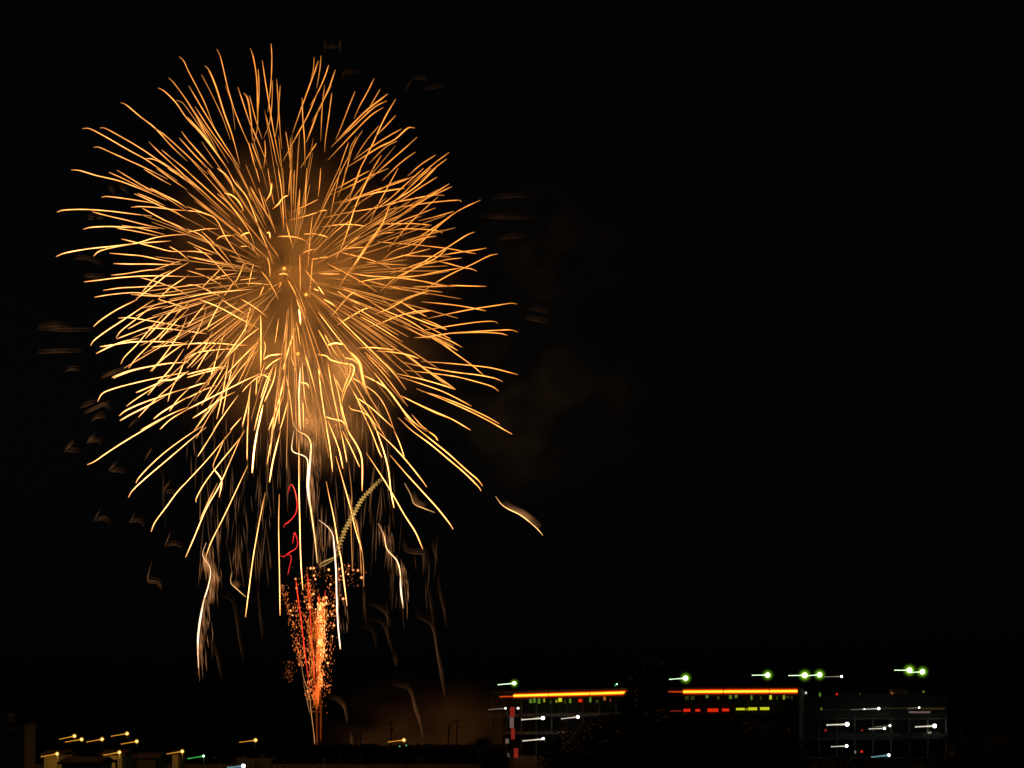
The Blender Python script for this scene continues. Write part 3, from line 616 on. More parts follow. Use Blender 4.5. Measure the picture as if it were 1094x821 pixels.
# paths of the single burning stars, tip first; one block per part of the sphere: origin and scale, then "x,y x,y ... | heat width"
BLOCKS = [
((60, 40, 5.864), """
770,122 800,150 830,215 925,400 980,540 1010,600
705,255 740,290 820,400 900,530 960,620 1010,720
640,318 680,340 750,410 820,510 920,620 1070,820|1.4
750,395 790,410 830,460 900,560 960,650|.7
405,410 440,425 530,500 620,570 720,680 820,775|1.3
620,570 700,630 820,740 950,860|.9
165,572 215,575 320,630 450,705 560,765 640,820 760,900|1.2
275,568 310,572 400,620 520,690 640,770 720,820 860,920|1.1
235,690 270,690 350,725 450,770 560,820 700,890|1.1
580,655 640,715 700,770 770,835 900,960|.9
660,705 720,755 800,820 900,910|.9
785,590 830,650 950,790
770,630 820,685 940,820
560,760 610,765 680,800 780,870|1.2"""),
((200, 40, 5.864), """
10,305 60,390 120,490 200,620 330,820|1.2
90,235 150,350 220,500 270,640|.8 .8
110,180 135,205 180,310 230,470 280,610 320,760 325,800|1.2 1.3
185,75 210,130 250,300 290,440 340,570 380,660 430,780|1.1
240,300 280,420 300,580|.6
50,435 130,560 230,700 310,810|.9
395,70 415,130 435,260 440,420 440,560 415,680|1 1.2
445,200 450,330 440,520|.9 1.2
470,145 490,280 515,430 540,580 575,760 590,820|1.1
525,40 530,130 525,280 510,430 505,470|1.1
535,270 530,420 515,540 480,630|.8
560,260 568,380 570,500 550,640|.8
583,300 575,430 580,560 592,700|.8
317,312 350,410 390,530 430,620 480,740 500,800|1
355,350 380,390 400,520 410,650|.9 1.5
390,365 430,520 470,640|.9
490,480 530,640 560,780 575,820|1
485,645 490,720 480,820|.9 1.4
385,660 410,760 430,830
405,665 440,760 465,830
617,590 635,700 650,820
795,125 790,200 770,290|.7
820,150 790,240 720,430 660,600|1.1 1.2
720,380 725,520 735,650 738,810
820,335 760,480 690,610 600,775
820,460 780,570 745,660|1 1.3
810,665 760,740 710,820|1 1.2
658,700 640,820|.8
0,400 60,500 100,580 150,660|1.1
0,500 100,610 180,720 250,820|1.6 1.2
0,640 90,740 160,820|1
0,690 70,760 130,820|.9
20,430 110,560 200,690 260,790|.7 .7"""),
((340, 40, 5.864), """
17,115 10,200 -10,320|.8
65,175 40,250 0,340 -50,430|1.1
107,205 70,310 20,420 -40,530|1.1 1.2
82,300 40,380 0,470|1
85,350 65,500 45,640 40,720|1
40,300 25,430 15,650|.8
230,340 190,440 140,570 110,640|.9
350,258 310,340 260,430 225,510|1
388,325 350,390 300,480|.8
435,355 390,390 300,460 200,560 80,690|1 1.4
430,398 350,440 250,530 100,670|1 1.1
408,440 330,490 220,600 60,770|1 1.2
485,388 430,480 390,560 340,670 290,770 260,830 200,980|1.3 1.1
485,490 420,560 360,620|.9
605,568 560,570 480,640 380,690 300,740 170,820|1.2 1.4
520,575 440,620 330,690 220,770|1
618,627 560,680 480,750 400,820 300,910|1
608,720 550,760 490,810 400,900|1
735,738 640,800 560,870|1
820,722 740,780 680,830 560,930|1
805,762 730,820 640,900|.9
277,585 220,680 180,820 140,950|.9
190,660 160,740 130,830|1
395,740 340,830 260,970|.8
380,555 300,650 230,760|.8
495,650 420,690 320,790|.7 1.3
240,620 200,700 180,830|.7"""),
((60, 180, 5.864), """
95,10 150,15 250,45 380,75 480,110 590,155 690,200|1.2
330,25 420,65 520,115 600,150|.8
380,12 460,60 560,120 680,180 820,270|.9
285,182 320,177 430,190 560,210 650,225|1.1
490,160 560,190 650,235 740,270 820,320|1
510,157 600,195 680,235|.8
590,125 680,170 760,210 820,250|1.3 1.3
470,245 520,240 620,245 740,260 830,265|1.1
5,275 50,262 180,258 330,268 470,285 600,300|1.3
225,272 330,300 440,325 560,355 680,380|1
540,250 640,305 760,365 830,410|1
170,382 220,370 330,365 450,370 560,372 640,378|1.3
380,375 500,395 640,425|1
410,358 520,375 680,415|1
0,553 60,530 200,505 340,490 500,470 620,435 740,418 830,415|1.7
235,550 270,520 360,495 480,475|1.1
410,443 500,465 600,490 720,520 830,520|1.2
520,470 620,462 720,455|1
335,532 430,540 540,550 660,575 780,595|1.2
360,597 460,600 580,600 700,603 790,600|1.1
345,670 440,660 560,640 680,632|1.1
175,712 260,702 400,685 560,675 700,675 820,680|1.4
295,765 400,750 500,745 620,738 740,730|1.1
240,808 330,793 460,780 560,785 680,810|1.2
500,820 600,745 700,665 830,590|1.3
640,820 720,745 830,670|1.4
530,685 640,715 760,760 830,800|1.1
540,775 620,690 720,640|1.1
660,320 740,350 830,395|1
710,490 770,525 830,575|1.1
550,5 640,60 720,105|.8
630,0 720,65 820,135|1
700,0 780,50 830,90|1.3 1.3
600,640 720,600 830,560|.7
470,790 620,800 760,790 880,770|.9"""),
((200, 180, 5.864), """
0,20 100,110 220,220 320,310|.8
0,75 50,110 100,145|1.4 1.5
190,160 260,220 330,310 390,400 420,480|1
235,155 280,170 320,205 350,260 335,270|1.6 1.5
190,0 240,40 275,90 295,160|1.3 1.2
250,0 300,90 370,175 420,290 460,400 490,470 540,600|1.5
318,0 370,110 400,200|1.1
400,120 450,210 500,290 540,370|.9
447,125 480,230 500,300|.9
530,95 520,160 490,210|1.7 1.4
632,170 600,185 570,225 535,255|1.7 1.3
570,0 590,130 600,260 605,390|1.2 1.1
430,0 455,90|.8
505,0 530,160 545,230|.8
650,0 640,100 635,170|.9
705,130 700,250 690,390|.9
750,0 742,150 738,300|1
820,195 740,235 650,275|.8
820,275 740,300 640,325|1.3
710,260 695,310|1
620,345 640,420 665,500|1
730,413 780,410 830,415|1.2
570,427 640,427 710,440 760,470|.9 1.3
720,535 760,515 820,505|1
785,295 770,430 755,620|.9
500,405 515,405 520,440|1.8 1.2
390,403 360,410 330,430|1.8 1.2
185,445 220,425 300,420|1
0,400 60,390 120,380 200,378|1.2
0,240 100,280 180,320 240,430 300,520 390,640|.9
0,265 80,275 160,300 190,330|1.2
0,380 100,430 200,540 310,650|.9
40,490 130,550 210,630 330,760|1
355,595 330,660 295,730|1.2
415,600 400,660 383,740|1.3
365,722 440,722 520,730|1.2
465,645 520,720 570,820|.9
575,665 610,660 640,675|1 1.3
588,715 575,750|1
500,555 515,610 520,690|1
705,540 708,680 708,790|.9
785,570 775,700 765,815|.9
780,570 830,565|.8
740,640 780,690 820,735|1
795,755 825,770|2.2 1.4
480,740 450,810|1
0,810 120,785 260,770 410,758|1.2
150,705 220,675 310,658|1
90,750 160,680 240,600|1
0,550 80,570 200,595 270,605|1.1
230,800 260,760 300,700|.8
335,490 390,488|1
630,700 670,770 690,820|.9
130,0 200,90 260,160|.9
320,370 380,450 450,560|.8
0,730 60,735 140,770 240,820|1.1
90,395 200,500 280,600|.8
0,460 90,500 210,545|.9
0,640 120,680 260,760|.8
0,520 60,522 160,540|1"""),
((340, 180, 5.864), """
15,0 10,80 0,180|1
140,0 110,130 75,300|.9
175,0 150,110 120,180|1
345,0 300,90 240,220 200,340 160,460 110,575|1.4
265,0 230,100 190,200|1.1
500,0 440,110 380,220 320,340|1.2
440,0 300,60 180,120 70,170|1
320,15 200,80 70,150|.9
600,50 500,90 380,130 240,180 100,220|1.1
540,125 440,140 330,160 200,200 130,225|1.4 1.1
660,0 560,90 450,190 370,250 280,340|1.1
735,0 620,110 500,190 400,240|1.4 1.1
705,0 590,100 500,200|1
745,55 640,120 520,200 430,240|1
790,170 720,168 600,190 480,215 350,250 200,275 30,310|1.3
820,100 700,170 560,260 460,340|1
750,180 660,260 560,360 470,470 430,520|1
735,248 640,285 520,330 400,390 300,430|1
300,365 240,355 150,352 20,368|1.6 1.2
710,357 600,347 480,348 330,350|1.2
475,400 400,410 290,440|1
450,225 400,350 320,460 240,580 170,680 130,745|1.4
400,370 310,490 240,590 185,690|.9
205,325 140,370 75,425|1
260,425 210,460 140,520 105,555|1.2
820,490 740,560 620,620 480,690 390,770|1.3
370,460 480,470 620,480 780,500 830,505|1
290,495 200,500 150,515|1
145,528 240,550 330,575 420,610 490,645|1.1
700,505 600,530 450,570 330,595|1
520,545 620,550 720,552 830,555|.9
300,590 430,600 560,607|.9
720,580 650,590 540,630 450,660|1
60,600 150,645 250,700 370,775|.9
190,655 320,675 480,685 640,705 830,740|1.1
245,715 340,697 480,685 640,672 820,645|1.2
310,705 450,740 560,765 690,790|.9
690,770 600,795 500,830|1
0,660 70,662 140,663|1.4
0,415 40,425 70,440|1.1 1.2
50,262 0,270|1.2
0,740 20,770 40,795|1.9 1.3
120,770 180,810 220,840|1
235,770 190,800 160,840|1.1
150,750 260,800 360,840|.9
60,555 20,560 -10,568|1.1
860,738 720,740 600,740|.9
560,60 430,110 300,190 200,250|.8
640,60 540,150 420,260 330,330|.8
700,420 580,480 470,520 380,600|.8
640,200 520,290 430,330 350,400|.8"""),
((430, 180, 5.864), """
292,97 180,170 60,250 -80,350|1.1
310,115 200,165 90,215|.9
370,210 345,200 200,212 60,232 -100,260|1.1
488,200 400,240 320,285 200,370 80,440 -40,490|1.3
350,265 300,300 200,385 100,480 20,560|1.1
450,400 400,420 290,490 160,570 50,640 -80,730|1.4
525,500 440,515 330,530 200,555|1.1
460,535 400,525 300,505 160,488 40,478|1.1
595,537 540,550 440,600 330,650 220,710 100,790|1.2
370,562 280,572 170,595 60,615|1
465,645 430,630 370,620 280,595 180,575|1.1
525,740 430,738 320,735 200,742 60,745|1.3
365,625 240,645 100,672 0,690|1
250,405 210,390 120,382 0,380 -110,395|1.1 1.1
210,425 120,440 20,475|1
330,738 240,735 120,708 0,690|1
165,770 100,790 0,830 -90,860|1
150,790 80,775 0,750|.8
320,270 220,300 100,330|1"""),
((60, 320, 5.864), """
235,170 280,130 380,65 510,0|1.4
215,290 240,255 320,195 420,130 540,50 610,5|1.5
375,240 410,195 500,125 580,60 660,15|1.2
380,248 480,210 580,175 680,150|1.2
250,340 330,300 420,265 520,245|1.4
275,297 340,288 470,268 600,265 720,268 830,280|1.6 1.2
600,300 700,290 830,280|1.2
405,405 430,360 500,290 560,220 620,150 690,80|1.3
455,430 500,370 580,290 640,230 700,170 760,90|1.1
360,495 400,475 500,440 620,415 720,400 830,395|1.7 1.4
350,490 420,460 520,430|1
260,640 290,590 360,560 470,530 600,500 720,475 830,455|1.5
500,585 560,560 640,525 720,480|1.4 1.3
440,670 500,625 600,560 680,500|1.1
395,730 440,695 540,650 640,615 740,580 830,555|1.4 1.2
400,760 470,720 570,670 680,610|1.5 1.3
515,740 570,680 640,610 720,540 800,470|1.2
610,750 660,710 740,660 830,610|1.5 1.2
530,820 620,770 740,710 830,675|1.4
650,815 720,750 830,685|1.3
710,700 760,630 830,560|1.3
700,640 720,570 760,490 800,400 830,340|1.3
390,118 460,115 560,130 680,150 820,175|1.4
570,180 700,185 820,200|1.3
575,600 640,520 720,430 800,310|1.2
590,450 650,390 740,320 830,260|1.1
500,105 600,60 700,40|1
750,95 790,60 830,20|1
640,0 740,30 830,60|1.3
450,185 560,130 660,100|1
600,450 700,320 780,200 820,110|1.2
640,510 740,500 830,450|1.5 1.4
640,260 740,150 830,60|1.1
560,245 680,120 790,10|1.1"""),
((200, 320, 5.864), """
0,170 60,95 130,10|1
120,190 160,110 220,0|1.2
0,310 80,170 120,60|1.1
75,0 200,50 330,120 440,178|1.4
215,0 290,50 370,95|1
340,0 400,35 450,70 500,110|1.1
460,100 462,200 462,330 460,460|1.6
400,40 375,130 360,230|1.1
60,440 130,330 200,260|1.1
230,380 300,280 360,190 420,70|1.2
0,280 100,275 220,278 310,287 375,287|1.7 1.3
0,370 60,335 150,320 240,312 320,310|1.6
250,465 330,380 400,310 455,255|1.2
0,470 80,450 160,432 250,420|1.6 1.2
0,490 120,455 240,430|1.6 1.3
450,180 360,250 260,350 230,380|1.2
130,540 165,430 200,310 245,180|1.2
90,665 150,560 215,450 270,350|1.2
35,745 120,690 220,620 300,580|1.5 1.3
0,690 100,640 230,575 300,540 380,500 490,455|1.7
0,620 100,570 180,540|1.2
0,560 70,535 130,520|1.5 1.3
45,820 150,680 230,580 330,440 440,320|1.5
165,820 240,710 320,600|1.2
185,750 215,620 240,490 265,350|1.3
220,720 250,560 280,430 300,320|1.3
270,820 340,740|1.2
480,375 520,352 600,343|1.8 1.2
490,440 530,400 590,365|1.6 1.2
345,580 380,540 440,490 520,460|1.3
345,795 380,650 400,530|1.3
380,820 385,680 395,560|1.3 1.2
420,820 460,660 500,540 540,420|1.5 1.2
440,820 460,730 475,660|3.5 1.7
510,820 560,680 590,580 610,470|1.7 1.4
540,820 570,700 600,600|1.2
460,620 500,500 550,400|1.4
485,640 540,510 560,400|1.2 1.3
550,275 560,210 573,120|1.1
580,820 610,720 635,620|1.4
600,440 630,330 660,230 690,140|1.7 1.5
690,160 700,230 710,290|1.3
685,0 710,70 740,160|1.2
700,65 706,110 710,160|4 1.7
740,350 770,450 810,600|1.2
720,400 735,600 760,730|1.2
620,480 645,620 665,800|1
650,360 690,480|.9
710,520 750,530 765,560|1.4 1.3
460,470 500,485 525,510|1.6 1.3
700,640 700,820|1.4
725,640 730,820|1.2
480,260 490,300 475,380|1
430,600 440,460|.9
575,780 580,620 600,500|1
0,200 120,215|1
0,430 90,330 160,200|1
100,650 190,540 260,420|.9"""),
((340, 320, 5.864), """
0,80 60,160 130,250 180,310 230,390|1.4
0,190 50,280 90,370|1.2
120,110 200,190 290,280 380,370 470,460 550,565|1.4 1.1
60,287 110,275 170,287|2.2 1.3
0,345 50,355 80,380 150,400 210,410 225,440 210,490 170,570 145,660|1.6 1.3
145,660 160,730 190,820|1.5 1.2
40,220 90,310 130,370|1
330,50 280,65 200,110 120,160|1.7 1.2
35,0 80,25 115,50|1.6 1.3
170,0 130,50 80,110|1.2
200,0 270,35|1.2
265,110 340,150 430,205 530,270|1.4
215,40 330,110 440,180|1
690,210 560,130 420,70 305,0|1.2 1.1
800,190 660,140 520,80 400,0|1.4 1.1
710,70 620,75 500,105 400,145 310,175|1.3 1.1
540,5 440,60 350,95|1.1
680,110 590,60 490,0|1.1
820,215 680,235 600,240|1
830,310 740,250 650,225 530,160|1.1
830,250 740,200 640,150|1
480,318 340,302 240,307|1.2 1.2
630,370 550,345 440,328 360,325|1.1 1.2
820,540 740,490 660,430 570,360 480,310 410,265|1
520,605 620,655 720,705 830,750|1.2
280,475 370,520 440,570 500,650 560,740 630,820|1.8 1.2
350,460 430,560 520,680 600,770 680,830|1.6 1.1
290,330 370,400 455,490|.9
300,350 420,480 560,670|.9
170,465 260,520 350,580 400,640 440,720 475,820|1.2
240,615 320,670 400,740 475,810|1.5
235,600 270,690 330,820|1.4
190,665 210,690 270,705 320,740 355,820|1.2
0,400 15,560 35,700 55,820|1.8 1.3
95,470 130,600 150,720 185,820|1.3
60,400 90,580 120,720 140,820|1.2
110,500 160,600|1
210,560 260,650 340,760 400,830|1
200,330 255,390 270,450 290,540 320,600|1.1 3.2
225,360 265,430 280,520 300,590|1 2.6
45,735 90,750 150,765 190,820|1.5
155,340 165,365 220,380 265,430|1.2 1.2
190,400 200,450 160,560 140,650|.8 2.0"""),
((450, 320, 5.864), """
600,30 560,25 460,40 340,58 200,85 40,120|1.2
405,72 320,55 200,35 0,15|1.1
70,70 0,80 -80,95|1
480,150 450,138 360,142 240,158 100,180 0,195|1.1
605,205 560,192 460,195 320,203 160,215 0,240|1.3
540,225 480,212 340,207 180,215|1.1
160,190 80,150 0,120|1.1
255,300 180,260 80,220 0,190|1
230,322 140,270 40,225|1
390,475 320,415 230,350 130,280 0,205|1.1
605,472 560,460 440,430 320,415 160,400 0,388|1.1
510,515 460,495 360,475 200,455 0,420 -130,390|1.3
485,575 440,545 340,515 220,485 80,465 -100,445|1.1
215,565 140,540 0,500 -160,465|1.3
215,565 140,510 20,430|1
315,670 260,640 140,580 0,530 -155,480|1.1
490,780 400,730 260,665 120,610 0,575|1.2
570,845 525,820 420,760 280,690 120,620 -30,560|1.3
310,820 200,755 100,710 0,665 -130,605|1.3
645,870 310,820|0
40,820 0,790 -60,720|.9"""),
((60, 460, 5.864), """
195,215 240,195 320,140 420,75 545,0 700,-90|1.6
500,330 520,295 590,220 690,130 820,35 920,-30|1.4
453,420 480,375 560,300 660,215 760,130 830,70 940,-20|1.8
595,635 620,575 690,480 760,385 830,310 950,180 1100,0|1.6"""),
((200, 460, 5.864), """
65,165 120,80 170,0 200,-50|1.3
55,450 60,420 110,330 200,210 330,50 360,0|1.5
-10,795 40,680 120,490 200,350 280,170 350,10|1.6 1.1
115,800 150,700 230,540 310,370 380,220|1.5
365,1170 410,820 440,640 470,480 490,390|1.5
407,265 420,120 440,0 450,-60|4 1.5
500,215 520,100 540,0|1.4
515,325 540,180 585,0|2 1.5
375,185 378,0 385,-100|1.5 1.2
582,1160 578,900 573,600 577,400|1.5 .8
725,1000 712,820 705,560 700,300 700,60|2.0
165,240 165,210 200,130 240,40|.7
165,240 210,300 215,340 200,420|1.8 1.4
80,560 130,450 190,330|.8"""),
((340, 460, 5.864), """
90,260 75,120 55,0 45,-80|1.5
155,240 130,120 85,0 60,-60|1.8 1.2
180,200 160,90 140,0|1.4
260,230 200,100 150,0|1.5
275,380 275,200 250,110 185,0 150,-90|1.7 1.5
400,170 380,130 330,0 300,-60|1.4
475,485 455,380 440,250 410,130 365,0 330,-80|2.6 1.1
680,355 640,300 560,200 470,100 375,10 350,-20|1.7 1.1
845,620 820,580 740,480 640,370 540,260 450,155|1.7 1.1
540,170 510,80 475,0|1.4
1020,380 1000,350 920,270 820,185 700,85 585,0 500,-80|1.6 1.2
1030,350 1000,310 930,250 820,150 740,85 635,0 540,-80|1.5 1.2
750,65 730,35 680,0|1.1 1.4
655,745 610,640 540,530 460,390 380,260 300,140|1.7 1.1
180,1100 145,820 125,720 100,560 70,420 50,320|1.8 1.1
275,760 230,610 200,480 150,300 110,160|1.6
285,980 280,800 250,640 220,520 190,400|.5 .9
270,900 260,700 240,560|.5 .9
215,880 205,560 210,400 190,200|.35"""),
]
def parse(blocks):
    for (ox, oy, sc), txt in blocks:
        for line in txt.strip().split('\n'):
            a, _, b = line.partition('|'); v = [float(x) for x in b.split()]
            yield [(ox + float(p.split(',')[0]) / sc, oy + float(p.split(',')[1]) / sc) for p in a.split()], (v[0] if v else 1.0), (v[1] if len(v) > 1 else 1.0)

def smooth(pts, k=5):
    if len(pts) < 3: k = 8
    P_ = [tuple(2 * a - b for a, b in zip(pts[0], pts[1]))] + list(pts) + [tuple(2 * a - b for a, b in zip(pts[-1], pts[-2]))]
    out = []
    for i in range(1, len(P_) - 2):
        for j in range(k):
            t = j / k
            out.append(tuple(.5 * (2 * b + (c - a) * t + (2 * a - 5 * b + 4 * c - d) * t * t + (3 * b - a - 3 * c + d) * t ** 3) for a, b, c, d in zip(P_[i - 1], P_[i], P_[i + 1], P_[i + 2])))
    out.append(tuple(pts[-1])); return out

def gold(px, py):
    """spark glow colour set by place: pale gold low and left, deep orange top and right"""
    t = max(0, min(1, (py - 130) / 480 + (330 - px) / 480))
    a, b = Vector((1.0, .29, .026)), Vector((1.0, .43, .13))
    return a.lerp(b, t)

PXM = DB / F
def trail(mb, path, heat=1.0, wd=1.0, col=None, depth=None, ramp=(.42, .12), rad=.33, D=DB, sheath=True):  # heat: a factor on the emission colour
    """one star's burning tail from photo path (tip first) onto the star sphere, tip hot end first"""
    pts = smooth(path); n_ = len(pts)
    rt = max(math.hypot(x - BX, y - BY) for x, y in path)
    if depth is None:
        s_ = random.choice((-1, 1)); depth = s_ * math.sqrt(max(0, RB * RB - rt * rt)) * random.uniform(.75, 1.0)
    L = [0.0]
    for a, b in zip(pts, pts[1:]): L.append(L[-1] + math.hypot(a[0] - b[0], a[1] - b[1]))
    ws, rs, cs = [], [], []
    tot = max(L[-1], 1e-6)
    for (x, y), l in zip(pts, L):
        u = l / tot                                                   # 0 at the tip, 1 where the star was first lit
        k = min(1, (math.hypot(x - BX, y - BY)) / max(rt, 1)) if rt > 30 else .5
        d = D + depth * PXM * k
        ws.append(at(x, y, d))
        e = min(1, .22 + u / max(ramp[1], 1e-3) * .78) * min(1, .10 + (1 - u) / ramp[0]) * (.95 + .5 * noise.noise((x * .09, y * .09, heat)))
        c = (col if col is not None else gold(x, y)) * ((heat ** 1.35 if col is None else heat * .68) * e * (2.3 + (2.9 if col is None else 0) * max(0, min(1, (y - 180) / 300 + (330 - x) / 500))))
        cs.append(tuple(c)); rs.append(max(.12, rad * PXM * wd * (.62 + .38 * min(1, e)) * (.7 if u > .8 else 1)))
    if sheath:  # orange halo added to soften the edge of the trail
        k_ = Vector((1.0, .22, .018)) if col is None else Vector(col) * .9
        sc_ = [(*tuple(k_.lerp(Vector(c), .12) * min(.6, .20 * max(c))), .34) for c in cs]
        mb.tube(ws, [r * 2.15 for r in rs], 6, sc_, cap=False)
        cs = [tuple(Vector(c).lerp(Vector((c[0], c[0] * .50, c[0] * .13)), .30)) if col is None else c for c in cs]
    al = [max(.12, min(1.0, max(c) * .8)) for c in cs]                # a cooling tail thins out as well as dims
    mb.tube(ws, [r * .98 for r in rs], 5, [(c[0] / a_, c[1] / a_, c[2] / a_, a_) for c, a_ in zip(cs, al)], cap=False)

# the big golden burst
burst = thing('firework_burst', 'huge round golden orange firework burst of hundreds of glowing spark trails', 'firework', at(BX, BY, DB))
ALL = [t for t in parse(BLOCKS) if t[1] > .01]
def plen(p): return sum(math.hypot(a[0] - b[0], a[1] - b[1]) for a, b in zip(p, p[1:]))
ALL.sort(key=lambda t: -plen(t[0]) * t[2])
for path, heat, wd in ALL[:99]:
    m = MB(); trail(m, path, heat, wd); m.build('spark_trail', M['ember'], burst)
rest = MB()
for path, heat, wd in ALL[99:]: trail(rest, path, heat, wd)
for i in range(215):                                                  # fainter stars of the same shell between the bright ones
    z = random.uniform(-1, 1); a = random.uniform(0, 2 * math.pi); r = math.sqrt(1 - z * z)
    f0, f1 = random.uniform(.10, .45), random.uniform(.52, .84)
    path = []
    for q in range(4):
        f = f1 + (f0 - f1) * q / 3
        path.append((BX + 6 + math.cos(a) * r * 238 * f, BY + 8 - math.sin(a) * r * 236 * f + (f ** 2) * 16))
    trail(rest, path, random.uniform(.22, .75), random.uniform(.6, .95), depth=z * 240, ramp=(.5, .1))
def streaks(mb, n, x0, x1, y0, y1, l0, l1, h0, h1, dx=.06, col=None, D=DB):
    for _ in range(n):
        x, y = random.uniform(x0, x1), random.uniform(y0, y1); l = random.uniform(l0, l1); sx = random.uniform(-dx, dx)
        trail(mb, [(x + sx * l, y + l), (x + sx * l * .5, y + l * .5), (x, y)], random.uniform(h0, h1) * .28, .8, col=col, depth=random.uniform(-60, 60), ramp=(.6, .4), rad=.6, D=D, sheath=False)
brown = Vector((1, .42, .15))
streaks(rest, 70, 215, 290, 500, 590, 15, 55, .05, .22, .15, brown)  # dim streaks added for the smeared ghost glow under the burst
streaks(rest, 60, 285, 345, 380, 520, 20, 60, .08, .30, .05, brown)
streaks(rest, 90, 335, 420, 400, 560, 20, 60, .06, .26, .12, brown)
streaks(rest, 40, 200, 300, 420, 520, 20, 50, .05, .2, -.1, brown)
streaks(rest, 22, 380, 470, 540, 640, 20, 60, .03, .09, .1, brown)
for x, y in ((303.6, 287.1), (327, 315), (318.3, 378.1), (267, 347)):       # stars flying straight at the eye
    rest.ball(at(x, y, DB - 95), 1.15, (.55, .16, .015, .4), 10, 7)
    rest.ball(at(x, y, DB - 95), .62, tuple(Vector((1, .5, .08)) * (2.4 if y != 347 else .7)), 10, 7)
o = rest.build('spark_trail', M['ember'], burst); o['kind'] = 'stuff'  # holds the added ghost glow streaks too

